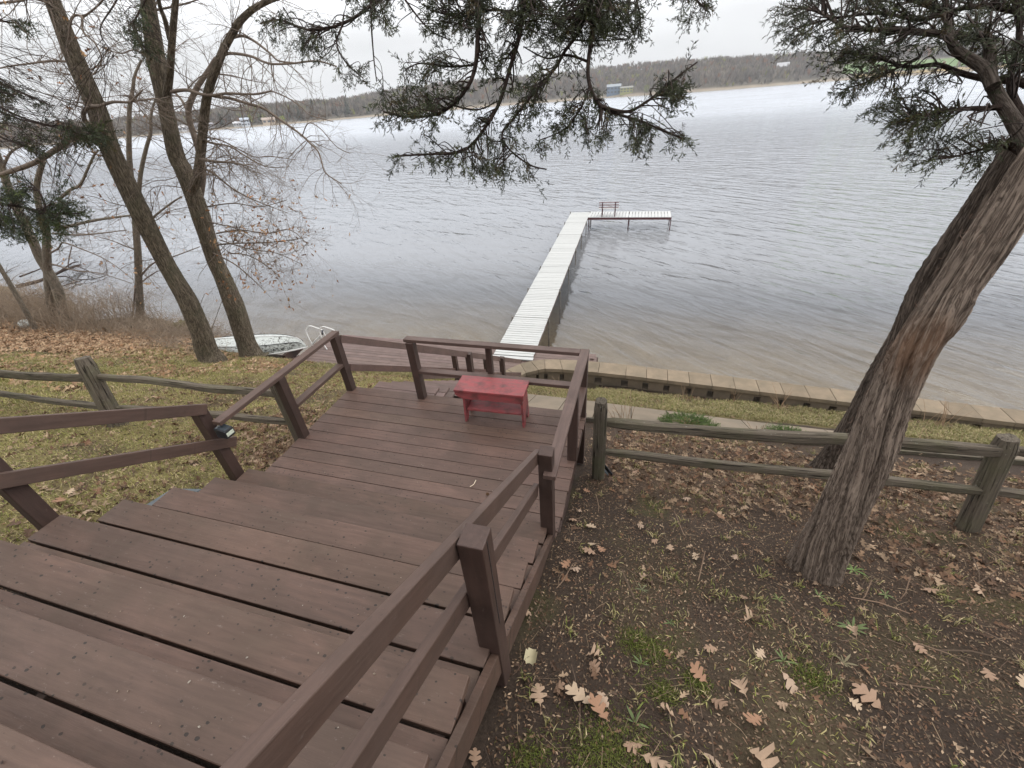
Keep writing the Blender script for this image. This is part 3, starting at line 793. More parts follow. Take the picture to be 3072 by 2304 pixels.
def build_path():
    # paving slabs crossing below the fence
    cx = np.concatenate([np.arange(-2.3, 14, .62)])
    def edge(x): 
        far = 6.83-.10*np.clip(x+1, 0, 3)-.02*np.clip(x-2, 0, 9)+.07*np.clip(x-4, 0, 9)
        near = 5.52+.03*(x+.5)+.10*np.clip(x-3.2, 0, 9)
        return far, near
    mb = MB(); 
    for i in range(len(cx)-1):
        a, b = cx[i]+.006, cx[i+1]-.006
        c = random.uniform(.92, 1.07)
        fa, na = edge(a); fb, nb = edge(b)
        split = [(0, 1)]
        for (u, v) in split:
            P = [(a, na+(fa-na)*u), (b, nb+(fb-nb)*u), (b, nb+(fb-nb)*v), (a, na+(fa-na)*v)]
            top = [(x, y, .95-.45*y+.045) for x, y in P]; bot = [(x, y, .95-.45*y-.06) for x, y in P]
            mb.add(bot+top, [(3, 2, 1, 0), (4, 5, 6, 7), (0, 1, 5, 4), (1, 2, 6, 5), (2, 3, 7, 6), (3, 0, 4, 7)], (c, c, c*.99), np.array(bot+top)+i)
    tag(mb.build('path', M_PATH, None, .004), kind='structure')
    mb = MB(); a = edge(-2.3)[1]; b = edge(4.6)[1]
    for x in np.arange(-2.3, 8, 1.2):
        ya, yb = edge(x)[1]-.03, edge(x+1.19)[1]-.03
        mb.beam((x, ya, .95-.45*ya), (x+1.19, yb, .95-.45*yb), .035, .14, c=(.5, .45, .4))
    tag(mb.build('path_edging', M_FENCE2, None, .004), 'dark timber edging board along the uphill side of the paved path', 'edging')
build_path()

# ------------------------------------------------------------------ split rail fences
def rough_rail(a, b, r1, r2, mat, parent, seed):
    a = np.array(a, float); b = np.array(b, float); n = 26
    t = np.linspace(0, 1, n); P = a+(b-a)*t[:, None]
    P[:, 2] += (fbm(t*3+seed, t*0+seed, 3, 3)-.5)*.05; P[:, 1] += (fbm(t*3+seed*2, t*0+4, 5, 3)-.5)*.03
    # squarish hewn section
    ang = np.array([.62, 1.1, 2.05, 2.55, 3.7, 4.1, 5.3, 5.75]); m = len(ang)
    d = (b-a)/np.linalg.norm(b-a); side = np.cross(d, (0, 0, 1)); side /= np.linalg.norm(side); up = np.cross(side, d)
    ends = np.minimum(1, .55+np.minimum(t, 1-t)*9)
    V = []; K = []
    L = np.linalg.norm(b-a)
    for i in range(n):
        for j in range(m):
            w = 1+.22*(fbm(np.array([j*2.3+seed]), np.array([t[i]*6+j]), 9, 2)[0]-.5)*2
            V.append(P[i]+side*cos(ang[j])*r1*w*ends[i]*.9+up*sin(ang[j])*r2*w*ends[i]*.86); K.append((cos(ang[j])*r1+seed, t[i]*L+seed, sin(ang[j])*r2))
    F = [(i*m+j, i*m+(j+1) % m, (i+1)*m+(j+1) % m, (i+1)*m+j) for i in range(n-1) for j in range(m)]
    mb = MB(); mb.add(V, F, (1, 1, 1), K, False)
    for o in (0, (n-1)*m): mb.add(V[o:o+m], [tuple(range(m))], (1, 1, 1), K[o:o+m])
    return mb.build('rail', mat, parent)
def rough_post(base, top, w, mat, parent, seed, n=14):
    base = np.array(base, float); top = np.array(top, float)
    d = (top-base); L = np.linalg.norm(d); d /= L
    s = np.cross(d, (0, 1, 0)); s /= np.linalg.norm(s); q = np.cross(d, s)
    ang = np.linspace(0, 2*pi, 13)[:-1]; m = 12
    V = []; K = []
    for i in range(n):
        t = i/(n-1); tw = 1-.05*t-(.16 if i == n-1 else 0)
        for a in ang:
            sq = 1/max(abs(cos(a)), abs(sin(a)))**.75
            r = w/2*sq*tw*(1+.10*(fbm(np.array([cos(a)*2+seed+9]), np.array([sin(a)*2+t*2]), 4, 3)[0]-.5)*2)
            V.append(base+d*L*t+s*cos(a)*r+q*sin(a)*r+d*(.02*(fbm(np.array([a*2.]), np.array([seed*1.]), 6, 2)[0]) if i == n-1 else 0)); K.append((cos(a)*r+seed, t*L, sin(a)*r))
    F = [(i*m+j, i*m+(j+1) % m, (i+1)*m+(j+1) % m, (i+1)*m+j) for i in range(n-1) for j in range(m)]
    mb = MB(); mb.add(V, F, (1, 1, 1), K, False); mb.add(V[-m:], [tuple(range(m))], (1, 1, 1), K[-m:])
    return mb.build('post', mat, parent)
fr = thing('split_rail_fence', 'grey weathered split rail fence to the right of the landing, behind the leaning cedar', 'fence', (0, 0, 0))
rough_post((-.165, 3.36, -.75), (-.19, 3.36, .47), .135, M_FENCE2, fr, 3)
rough_post((3.17, 3.40, -.8), (3.02, 3.50, .42), .155, M_FENCE, fr, 8)
rough_post((6.5, 3.45, -.8), (6.45, 3.45, .45), .14, M_FENCE, fr, 9)
rough_rail((-.18, 3.37, .20), (3.10, 3.45, .315), .052, .068, M_FENCE, fr, 1)
rough_rail((-.18, 3.37, -.19), (3.12, 3.42, -.085), .045, .052, M_FENCE, fr, 5)
rough_rail((3.05, 3.47, -.13), (6.5, 3.45, -.10), .045, .052, M_FENCE, fr, 7)
rough_rail((3.05, 3.50, .30), (6.5, 3.45, .3), .045, .060, M_FENCE, fr, 12)
fl = thing('split_rail_fence', 'mossy split rail fence crossing the grass to the left of the landing', 'fence', (0, 0, 0))
rough_post((-6.28, 2.68, -.5), (-6.33, 2.84, .67), .18, M_FENCE, fl, 21)
rough_post((-3.50, 2.86, -.6), (-3.54, 2.88, .66), .14, M_FENCE, fl, 25)
rough_post((-9.6, 2.7, -.5), (-9.6, 2.75, .7), .16, M_FENCE, fl, 27)
rough_rail((-6.30, 2.84, .42), (-3.52, 2.88, .46), .045, .055, M_FENCE, fl, 31)
rough_rail((-6.30, 2.80, -.02), (-3.52, 2.86, .09), .045, .05, M_FENCE, fl, 33)
rough_rail((-9.6, 2.76, .24), (-6.30, 2.83, .37), .042, .07, M_FENCE2, fl, 35)
rough_rail((-9.6, 2.74, -.10), (-6.28, 2.78, -.02), .042, .052, M_FENCE2, fl, 37)
rough_rail((-13.2, 2.7, .2), (-9.6, 2.76, .24), .042, .07, M_FENCE2, fl, 39)
rough_rail((-13.2, 2.7, -.2), (-9.6, 2.74, -.10), .042, .052, M_FENCE2, fl, 41)

# ------------------------------------------------------------------ rowboat
def build_boat():
    t = thing('rowboat', 'overturned rowboat with flaking white paint lying on the shore beside the lower deck', 'boat', (0, 0, 0))
    A = np.array([-12.35, 8.50, -2.84]); B = np.array([-9.25, 9.02, -2.78]); n = 34; m = 15
    ax = (B-A); L = np.linalg.norm(ax[:2]); d = np.array([ax[0], ax[1], 0])/L; s = np.array([-d[1], d[0], 0])
    V = []; K = []
    for i in range(n):
        t_ = i/(n-1)
        hw = .50*(1-max(0, (t_-.45)/.55)**2.6)*(.80+.2*min(1, t_/.35)); hw = max(hw, .02)
        dp = .36*(1-.35*max(0, (t_-.72)/.28)**2.4)*(.92+.08*t_)
        if t_ > .93: dp *= 1-((t_-.93)/.07)**2*.75
        sheer = .05*(2*t_-1)**2
        c = A+ax*t_+np.array([0, 0, -sheer*.5])
        for j in range(m):
            u = -1+2*j/(m-1); au = abs(u)
            # flared side, hard chine, shallow V bottom
            if au > .62: k = (1-au)/.38; y = hw*(1-.16*k); z = dp*.62*k
            else: k = 1-au/.62; y = hw*.84*(au/.62); z = dp*(.62+.38*k**.8)
            P = c+s*y*(1 if u > 0 else -1)+np.array([0, 0, z]); V.append(P); K.append((t_*L, y*(1 if u > 0 else -1)*1.0, z))
    V = np.array(V); F = [(i*m+j, (i+1)*m+j, (i+1)*m+j+1, i*m+j+1) for i in range(n-1) for j in range(m-1)]
    mb = MB(); mb.add(V, F, (1, 1, 1), K, False)
    mb.add(V[:m], [tuple(range(m))], (.9, .9, .9), K[:m])
    o = mb.build('hull', M_BOAT, t); sm = o.modifiers.new('solid', 'SOLIDIFY'); sm.thickness = .012
    for j in (0, m-1):
        mb = MB(); mb.tube(V[j::m]+np.array([0, 0, -.01]), .022, 6, (.9, .9, .9)); mb.build('gunwale', M_ALU, t)
    for j in (3, m-4, 7):
        mb = MB(); mb.tube(V[j::m][2:-1]+np.array([0, 0, .008]), .011, 5); mb.build('keel_strip' if j == 7 else 'chine_strip', M_DARKMETAL if j != 7 else M_ALU, t)
    # registration characters along the near side at the bow
    nu = -s
    near = [V[i*m+1] for i in range(n)]; near2 = [V[i*m+3] for i in range(n)]
    i0 = int(n*.80); P0 = near[i0]*.55+near2[i0]*.45; i1 = int(n*.965); P1 = near[i1]*.55+near2[i1]*.45
    cu = bpy.data.curves.new('registration_text', 'FONT'); cu.body = "IC  5575,28  (6)"; cu.size = 1.0; cu.align_x = 'LEFT'
    to = bpy.data.objects.new('registration_text', cu); COL.objects.link(to); bpy.context.view_layer.update()
    me = bpy.data.meshes.new_from_object(to); bpy.data.objects.remove(to)
    G = V.reshape(n, m, 3); xs_ = [v.co.x for v in me.vertices]; wid = max(xs_)
    for v in me.vertices:                # wrap the characters round the near side of the hull
        tt = (.665+.235*v.co.x/wid)*(n-1); i_ = int(tt); fr_ = tt-i_; q = .75+1.35*(v.co.y*.9)
        q = min(max(q, 0), m-2.01); j_ = int(q); fj = q-j_
        p = (G[i_, j_]*(1-fr_)+G[i_+1, j_]*fr_)*(1-fj)+(G[i_, j_+1]*(1-fr_)+G[i_+1, j_+1]*fr_)*fj
        v.co = Vector(p-s*.022+np.array([0, 0, .006]))
    me.materials.clear(); me.materials.append(M_INK)
    ro = bpy.data.objects.new('registration_number', me); COL.objects.link(ro); ro.parent = t
    for k in (.15, .85):
        mb = MB(); c = A+ax*k+np.array([0, 0, -.06]); mb.box(-.5, .5, -.05, .05, -.25, .03, (1, 1, 1), xf(tuple(c), math.atan2(s[1], s[0]))); mb.build('support_block', M_POST, t)
build_boat()

# ------------------------------------------------------------------ swim ladder
def smooth_path(P, n=6):
    P = np.asarray(P, float); Q = [P[0]]
    for i in range(len(P)-1):
        p0 = P[max(i-1, 0)]; p1 = P[i]; p2 = P[i+1]; p3 = P[min(i+2, len(P)-1)]
        for k in range(1, n+1):
            t = k/n; Q.append(.5*((2*p1)+(-p0+p2)*t+(2*p0-5*p1+4*p2-p3)*t*t+(-p0+3*p1-3*p2+p3)*t**3))
    return np.array(Q)
def build_ladder():
    t = thing('swim_ladder', 'white tubular swim ladder with two curved handrails at the left end of the lower deck', 'ladder', (0, 0, 0))
    r1 = [(-9.50, 9.5, -3.05), (-9.54, 9.5, -2.77), (-9.54, 9.5, -2.56), (-9.44, 9.5, -2.42), (-9.32, 9.5, -2.36), (-9.14, 9.51, -2.41), (-8.97, 9.52, -2.47), (-8.93, 9.53, -2.60), (-8.93, 9.53, -2.69)]
    r2 = [(-8.86, 9.35, -3.05), (-8.91, 9.35, -2.89), (-8.91, 9.35, -2.64), (-8.90, 9.35, -2.44), (-8.83, 9.35, -2.32), (-8.70, 9.35, -2.27), (-8.55, 9.36, -2.31), (-8.40, 9.37, -2.37), (-8.30, 9.38, -2.52)]
    mb = MB(); mb.tube(smooth_path(r1), .017, 8); mb.build('handrail', M_ALU, t)
    mb = MB(); mb.tube(smooth_path(r2), .017, 8); mb.build('handrail', M_ALU, t)
    mb = MB(); mb.tube([(-9.50, 9.5, -3.0), (-8.93, 9.5, -2.56)], .019, 8); mb.build('brace', M_ALU, t)
    mb = MB(); mb.tube([(-8.95, 9.52, -2.50), (-8.88, 9.40, -2.55)], .03, 8); mb.build('clamp', M_DARKMETAL, t)
build_ladder()

# ------------------------------------------------------------------ far shore
SH = [(-900, 575, 560), (-100, 470, 575), (200, 435, 600), (481, 399, 640), (722, 384, 650), (950, 366, 650), (1139, 349, 700), (1508, 317, 820), (1829, 292.5, 810), (2040, 279, 750), (2160, 271, 730), (2458, 243.8, 860), (2600, 235, 880), (3072, 208, 900), (3700, 160, 950)]
TOP = [(-900, 495), (-100, 387), (60, 372), (342, 360), (481, 347), (652, 328), (855, 306), (1000, 298), (1139, 275), (1300, 252), (1400, 238), (1617, 226), (1829, 196), (2024, 178), (2268, 167), (2355, 162), (2540, 148), (2700, 140), (3072, 118), (3700, 70)]
def lerp(T, x, i=1): return float(np.interp(x, [t[0] for t in T], [t[i] for t in T]))
def shore_pt(px, extra=0.0):
    """bearing through the shore column px, at the shore distance plus extra metres; returns x, y"""
    d = ray(px, lerp(SH, px)); h = np.hypot(d[0], d[1]); D = lerp(SH, px, 2)+extra
    return d[0]/h*D, d[1]/h*D
def hill_z(px, extra):
    D = lerp(SH, px, 2)
    d = ray(px, lerp(TOP, px)); h = np.hypot(d[0], d[1]); far = 170.0
    ztop = CZ+d[2]/h*(D+far)-10.5
    t = min(1, max(0, extra/far)); ztop = max(ztop, ZW+2.5)
    if extra > far: return ztop-(extra-far)*.02
    return (ZW+.3)+(ztop-ZW-.3)*(t**.8)

def build_far():
    cols = np.arange(-900, 3701, 50); ex = [-10, 0, 4, 12, 30, 60, 100, 140, 170, 230, 400, 900]
    V = []; C = []
    for px in cols:
        for e in ex:
            x, y = shore_pt(px, e)
            z = ZW-1.0 if e < 0 else hill_z(px, e)
            V.append((x, y, z))
            beach = e <= 4
            C.append((.30, .25, .19) if beach else (.12, .105, .08))
    m = len(ex); n = len(cols)
    F = [(i*m+j, (i+1)*m+j, (i+1)*m+j+1, i*m+j+1) for i in range(n-1) for j in range(m-1)]
    mb = MB(); mb.add(V, F, C); tag(mb.build('far_hills', m_plain('far_ground', (1, 1, 1), .9, .25, .05)), kind='structure')
    # green field on the right hand hillside
    def patch(name, px0, px1, e0, e1, col, lift=.6, n=12):
        V = []; 
        for i in range(n+1):
            px = px0+(px1-px0)*i/n
            for e in (e0, (e0+e1)/2, e1):
                x, y = shore_pt(px, e); V.append((x, y, hill_z(px, e)+lift))
        F = [(i*3+j, (i+1)*3+j, (i+1)*3+j+1, i*3+j+1) for i in range(n) for j in range(2)]
        mb = MB(); mb.add(V, F, col); return mb.build(name, m_plain(name+'_surface', (1, 1, 1), .9, .12, .05))
    tag(patch('field', 2520, 3200, 26, 95, (.105, .175, .050)), kind='structure')
    tag(patch('meadow', 2560, 3300, 5, 18, (.36, .27, .13)), kind='structure')
    # woods
    def woods(name, px0, px1, n, mode, label, hmin=9, hmax=15, seed=1, emin=6, emax=185):
        r = np.random.default_rng(seed); Vs = []; Fs = []; Cs = []; c0 = 0
        for i in range(n):
            px = r.uniform(px0, px1); e = emin+(emax-emin)*r.uniform()**.85
            if 2485 < px < 3300 and 16 < e < 112: continue
            if 1815 < px < 1905 and e < 22: continue
            if 2310 < px < 2360 and 60 < e < 105: continue
            if 500 < px < 860 and e < 16 and r.uniform() < .75: continue
            x, y = shore_pt(px, e); z = hill_z(px, e); h = r.uniform(hmin, hmax)*(.78+.5*fbm(np.array([px/45.]), np.array([e/30.]), 8, 3)[0])*(1 if mode != 'pine' else 1.1)
            if e < 14: h *= r.uniform(.35, .8)
            hue = r.uniform()
            if mode == 'bare':
                base = np.array([(.175, .152, .132), (.200, .178, .150), (.145, .130, .114), (.21, .178, .14)][int(hue*4)])*r.uniform(.7, 1.2)*(.7+.6*fbm(np.array([px/70.]), np.array([e/40.]), 18, 3)[0])
                if r.uniform() < .05: base = np.array((.24, .25, .07))
                if r.uniform() < .05: base = np.array((.24, .13, .08))
                k = 20
                a = r.uniform(0, 2*pi, k); rr = r.uniform(.1, 1, k)**.6*h*.26; b = r.uniform(.15, .6, k)*h; tpt = b+r.uniform(.22, .5, k)*h
                tpt = np.minimum(tpt, h*r.uniform(.85, 1.0, k))
                for q in range(k):
                    dx, dy = cos(a[q])*rr[q], sin(a[q])*rr[q]; w = r.uniform(.25, .8)
                    p, s_ = cos(a[q]+1.2)*w, sin(a[q]+1.2)*w
                    Vs += [(x+dx*.5-p, y+dy*.5-s_, z+b[q]), (x+dx*.5+p, y+dy*.5+s_, z+b[q]), (x+dx+p*.7, y+dy+s_*.7, z+tpt[q]*.9), (x+dx*1.1, y+dy*1.1, z+tpt[q])]
                    Fs.append((c0, c0+1, c0+2, c0+3)); c0 += 4; Cs += [base*r.uniform(.8, 1.2)]*4
                Vs += [(x-.2, y, z-.5), (x+.2, y, z-.5), (x+.1, y, z+h*.8), (x-.1, y, z+h*.8)]; Fs.append((c0, c0+1, c0+2, c0+3)); c0 += 4; Cs += [np.array((.22, .2, .17))]*4
            else:
                base = np.array([(.050, .062, .038), (.060, .070, .040), (.042, .055, .038)][int(hue*3)])*r.uniform(.85, 1.2)
                k = 26
                for q in range(k):
                    t = q/k; zz = z+h*(.12+.86*t); R_ = h*.22*(1-t)**.8*r.uniform(.7, 1.2)+.15; a_ = r.uniform(0, 2*pi)
                    c_, s_ = cos(a_), sin(a_)
                    Vs += [(x, y, zz+h*.06), (x+c_*R_-s_*R_*.5, y+s_*R_+c_*R_*.5, zz-h*.02), (x+c_*R_*1.2, y+s_*R_*1.2, zz-h*.04), (x+c_*R_+s_*R_*.5, y+s_*R_-c_*R_*.5, zz-h*.02)]
                    Fs.append((c0, c0+1, c0+2, c0+3)); c0 += 4; Cs += [base*r.uniform(.75, 1.25)]*4
        mb = MB(); mb.add(Vs, Fs, np.array(Cs)); o = mb.build(name, M_FARTREE); tag(o, label, 'woods', kind='stuff')
    woods('bare_woods', -500, 3600, 12500, 'bare', 'grey brown leafless woods covering the far side of the lake', seed=3)
    woods('evergreen_woods', 560, 1130, 240, 'pine', 'dark evergreen trees mixed into the woods on the far left shore', 8, 14, 5, 12, 120)
    # single trees that stand out
    def pine(px, e, h, lab, col=(.048, .06, .036)):
        x, y = shore_pt(px, e); z = hill_z(px, e)
        t = thing('conifer_tree', lab, 'tree', (x, y, z)); mb = MB(); r = np.random.default_rng(int(px))
        for q in range(110):
            tt = q/110; zz = h*(.12+.88*tt); R_ = h*.23*(1-tt)**.8*r.uniform(.6, 1.25)+.2; a_ = r.uniform(0, 2*pi); c_, s_ = cos(a_), sin(a_); g = r.uniform(.7, 1.3)
            mb.add([(0, 0, zz+h*.05), (c_*R_-s_*R_*.35, s_*R_+c_*R_*.35, zz-h*.02), (c_*R_*1.2, s_*R_*1.2, zz-h*.05), (c_*R_+s_*R_*.35, s_*R_-c_*R_*.35, zz-h*.02)], [(0, 1, 2, 3)], np.array(col)*g)
        mb.build('crown', M_FARTREE, t); mb = MB(); mb.tube([(0, 0, -1), (0, 0, h*.9)], [.3, .1], 5, (.12, .09, .07)); mb.build('trunk', M_TWIG, t)
    def leafy(px, e, h, lab, col):
        x, y = shore_pt(px, e); z = hill_z(px, e)
        t = thing('budding_tree', lab, 'tree', (x, y, z)); mb = MB(); r = np.random.default_rng(int(px))
        for q in range(260):
            u = r.normal(size=3); u /= np.linalg.norm(u); rad = r.uniform(.3, 1)**.5; p = np.array([u[0]*h*.38*rad, u[1]*h*.38*rad, h*.52+u[2]*h*.45*rad]); w = h*.05
            v1 = r.normal(size=3)*w; v2 = r.normal(size=3)*w
            mb.add([p-v1, p+v2, p+v1], [(0, 1, 2)], np.array(col)*r.uniform(.75, 1.2))
        mb.build('crown', M_FARTREE, t); mb = MB(); mb.tube([(0, 0, -1), (0, 0, h*.6)], [.3, .15], 5, (.15, .13, .1)); mb.build('trunk', M_TWIG, t)
    pine(674, 20, 15, 'dark conical evergreen beside the white houses on the far left shore')
    pine(950, 60, 19, 'tall dark pine with a flat top above the far left woods', (.04, .052, .034))
    pine(1048, 14, 20, 'broad dark pine at the waterline, left of the hanging cedar boughs', (.046, .055, .036))
    pine(905, 18, 15, 'dark pine standing just right of the low tan house across the lake')
    leafy(853, 7, 8, 'small round yellow green tree on the far left shore', (.26, .30, .07))
    leafy(1938, 6, 11, 'yellow green budding tree on the shore right of the blue lake house', (.22, .24, .09))
    leafy(620, 12, 9, 'rust brown tree between white houses on the far left shore', (.20, .11, .07))
    # houses
    def house(name, px, e, w, dpt, h, rh, wall, roof, lab, floors=2, wins=4, yaw=0):
        x, y = shore_pt(px, e); z = hill_z(px, e)+.3
        az = math.atan2(-x, y)
        t = thing(name, lab, 'house', (x, y, z), az+yaw, 'houses on the far shore')
        mb = MB(); mb.box(-w/2, w/2, -dpt/2, dpt/2, -3, h, wall); mb.build('wall', M_HOUSE, t)
        mb = MB(); o = .5
        V = [(-w/2-o, -dpt/2-o, h), (w/2+o, -dpt/2-o, h), (w/2+o, dpt/2+o, h), (-w/2-o, dpt/2+o, h), (-w/2-o, 0, h+rh), (w/2+o, 0, h+rh)]
        mb.add(V, [(0, 1, 5, 4), (2, 3, 4, 5), (3, 2, 1, 0)], roof); mb.add(V, [(0, 4, 3), (1, 2, 5)], wall); mb.build('roof', M_HOUSE, t)
        for fl_ in range(floors):
            for i in range(wins):
                cx = -w/2+w*(i+.5)/wins; z0 = h*(fl_+.3)/floors; z1 = h*(fl_+.78)/floors
                mb = MB(); mb.box(cx-w/wins*.3, cx+w/wins*.3, -dpt/2-.08, -dpt/2+.02, z0, z1, (.07, .08, .10)); mb.build('window', M_HOUSE, t)
    house('lake_house', 1840, 10, 21, 12, 9.5, 3.4, (.115, .165, .23), (.27, .30, .33), 'blue two storey house with pale roof on the far shore', 2, 4)
    house('lake_house', 1878, 12, 19, 12, 6.2, 2.0, (.27, .27, .11), (.22, .22, .20), 'yellow green building beside the blue house on the far shore', 2, 4)
    house('hill_house', 2335, 80, 16, 11, 5.5, 5, (.36, .36, .38), (.45, .45, .47), 'pale house among bare trees high on the far right hillside', 1, 4)
    for i, (px, e, w, h, wc, rc, lab) in enumerate((
        (556, 8, 13, 3.5, (.48, .48, .50), (.5, .5, .52), 'long low white house on the far left shore, leftmost of the houses'),
        (590, 14, 8, 4.0, (.40, .40, .42), (.2, .2, .22), 'small grey house behind bare trees on the far left shore'),
        (636, 10, 7, 3.5, (.42, .43, .45), (.30, .30, .33), 'small white cottage left of the dark conical evergreen'),
        (741, 5, 9, 6.0, (.50, .53, .58), (.40, .44, .50), 'tall white and blue house at the waterline on the far left shore'),
        (716, 8, 8, 3.0, (.42, .42, .42), (.55, .55, .57), 'low white shed just left of the tall white and blue house'),
        (811, 9, 14, 4.0, (.46, .38, .30), (.36, .29, .25), 'low tan house with brown roof beside the yellow green tree'))):
        house('shore_house', px, e, w, 8, h, 2.2, wc, rc, lab, 2 if h > 5 else 1, 3)
M_FARTREE = m_plain('far_tree_twigs', (1, 1, 1), .9, .1, .3, 0, .1)
M_HOUSE = m_plain('house_paint', (1, 1, 1), .8, .06, .4)
build_far()

# ------------------------------------------------------------------ trees
def limb(mb, pts, r0, r1, n=12, sub=7, jit=.06, tip=False, k0=0.0):
    P = smooth_path(pts, sub); R = np.linspace(r0, r1, len(P))
    if tip: R[-3:] *= [.8, .6, .35]
    mb.tube(P, R, n, (1, 1, 1), True, jit, True, k0); return P, R

def grow(mb, P0, D0, L, r, lvl, rg, droop=0.0, curl=.28, leaves=None, kink=.5, sides=3, tint=(1, 1, 1)):
    n = max(4, int(5+L*4)); P = [np.array(P0)]; d = D0/np.linalg.norm(D0)
    for i in range(n):
        d = d+rg.normal(size=3)*curl*.55; d[2] -= droop*.12; d = d/np.linalg.norm(d); P.append(P[-1]+d*L/n)
    P = np.array(P); R = np.linspace(r, max(r*.3, .0016), len(P))
    mb.tube(P, R, sides if r < .012 else 5, tint, False)
    if lvl > 0:
        m = int(L*rg.uniform(3.2, 5.2))+1
        for _ in range(m):
            i = rg.integers(1, len(P)-1); dd = P[i+1]-P[i]; dd /= np.linalg.norm(dd)
            q = rg.normal(size=3); q -= dd*q.dot(dd); q /= np.linalg.norm(q); v = dd*.75+q*rg.uniform(.5, 1.0)
            grow(mb, P[i], v, L*rg.uniform(.28, .55), R[i]*.6, lvl-1, rg, droop, curl, leaves, kink, 3, tint)
    elif leaves is not None: leaves.append((P[-1], d))

def pxw(w, P): return w/2/FPX*float(np.dot(P-CP, _f))*(.79 if P[0] < -5 else 1.0)

def drawn(mb, pts, w0, w1, Y, n=9, dy=0.0, tip=False, jit=.05):
    P = [at_y(x, y, Y+dy*i/max(1, len(pts)-1)) for i, (x, y) in enumerate(pts)]
    return limb(mb, P, pxw(w0, P[0]), pxw(w1, P[-1]), n, 6, jit, tip)

def twigs_along(mb, P, R, count, rg, L=(.5, 1.3), t0=.15, lvl=2, droop=.3, bias=None, leaves=None, curl=.28, tint=(1, 1, 1)):
    for _ in range(count):
        i = int(len(P)*rg.uniform(t0, .98)); i = min(max(i, 1), len(P)-2); dd = P[i+1]-P[i-1]; dd /= np.linalg.norm(dd)
        q = rg.normal(size=3); q -= dd*q.dot(dd); q /= np.linalg.norm(q)
        v = dd*rg.uniform(.2, 1)+q
        if bias is not None: v = v+np.array(bias)
        grow(mb, P[i], v, rg.uniform(*L), min(R[i]*.5, .011), lvl, rg, droop, curl, leaves, tint=tint)

# simple leaf shapes ------------------------------------------------
def leaf_shape(L=1.0, n=13, lobes=True, rg=rng):
    t = np.linspace(0, 1, n); w = .33*np.sin(pi*np.clip(t*.93+.04, 0, 1))**.75
    fw = np.zeros(n)
    if lobes and n > 9:
        T = [0, .13, .20, .26, .32, .42, .51, .56, .69, .77, .81, .90, 1.0]; Wd = [.010, .030, .20, .18, .055, .40, .36, .075, .35, .29, .09, .13, .004]; fw = np.array([0, 0, .04, .06, 0, .07, .10, 0, .06, .09, 0, .03, 0]); n = len(T)
        t = np.array(T); wl_ = np.array(Wd)*rg.uniform(.8, 1.2, n); wr = np.array(Wd)*rg.uniform(.8, 1.2, n)
    elif lobes:
        T = [0, .18, .28, .46, .58, .80, 1.0]; Wd = [.02, .17, .06, .34, .07, .26, .01]; fw = np.array([0, .05, 0, .08, 0, .06, 0]); n = 7
        t = np.array(T); wl_ = np.array(Wd)*rg.uniform(.7, 1.25, n); wr = np.array(Wd)*rg.uniform(.7, 1.25, n)
    else: wl_ = wr = w
    b1, b2, tw = rg.uniform(-.7, 1.2), rg.uniform(-.6, .6), rg.uniform(-.5, .5)
    V = []
    for i in range(n):
        for s_, ww in ((-1, wl_[i]), (0, 0), (1, wr[i])):
            x = t[i]+(fw[i] if s_ else 0); y = s_*ww
            V.append((x-.5, y, b1*y*y*1.6+b2*(t[i]-.5)**2+tw*y*(t[i]-.5)+abs(s_)*.02))
    F = [(i*3+j, (i+1)*3+j, (i+1)*3+j+1, i*3+j+1) for i in range(n-1) for j in range(2)]
    return np.array(V)*L, np.array(F)

def scatter(mb, shapes, P, yaw, tilt, tiltdir, scale, cols, smooth=False):
    """many rotated copies of small shapes merged into the collector"""
    P = np.asarray(P); N = len(P); idx = rng.integers(0, len(shapes), N)
    for k, (V0, F0) in enumerate(shapes):
        s_ = np.where(idx == k)[0]
        if not len(s_): continue
        V0 = np.asarray(V0); F0 = np.asarray(F0); M = len(V0)
        cy, sy = np.cos(yaw[s_])[:, None], np.sin(yaw[s_])[:, None]
        v = V0[None]*scale[s_][:, None, None]
        x = v[..., 0]*cy-v[..., 1]*sy; y = v[..., 0]*sy+v[..., 1]*cy; z = v[..., 2]
        # tilt about a horizontal axis
        ax, ay = np.cos(tiltdir[s_])[:, None], np.sin(tiltdir[s_])[:, None]; ct, st_ = np.cos(tilt[s_])[:, None], np.sin(tilt[s_])[:, None]
        dt = x*ax+y*ay; cxz = (ay*z, -ax*z, ax*y-ay*x)
        X = x*ct+cxz[0]*st_+ax*dt*(1-ct); Yv = y*ct+cxz[1]*st_+ay*dt*(1-ct); Z = z*ct+cxz[2]*st_
        W = np.stack([X, Yv, Z], -1)+P[s_][:, None, :]
        F = (F0[None]+np.arange(len(s_))[:, None, None]*M).reshape(-1, F0.shape[1])
        c = np.repeat(cols[s_], M, axis=0)
        mb.add(W.reshape(-1, 3), F, c, np.tile(V0, (len(s_), 1))+np.repeat(P[s_], M, axis=0), smooth)

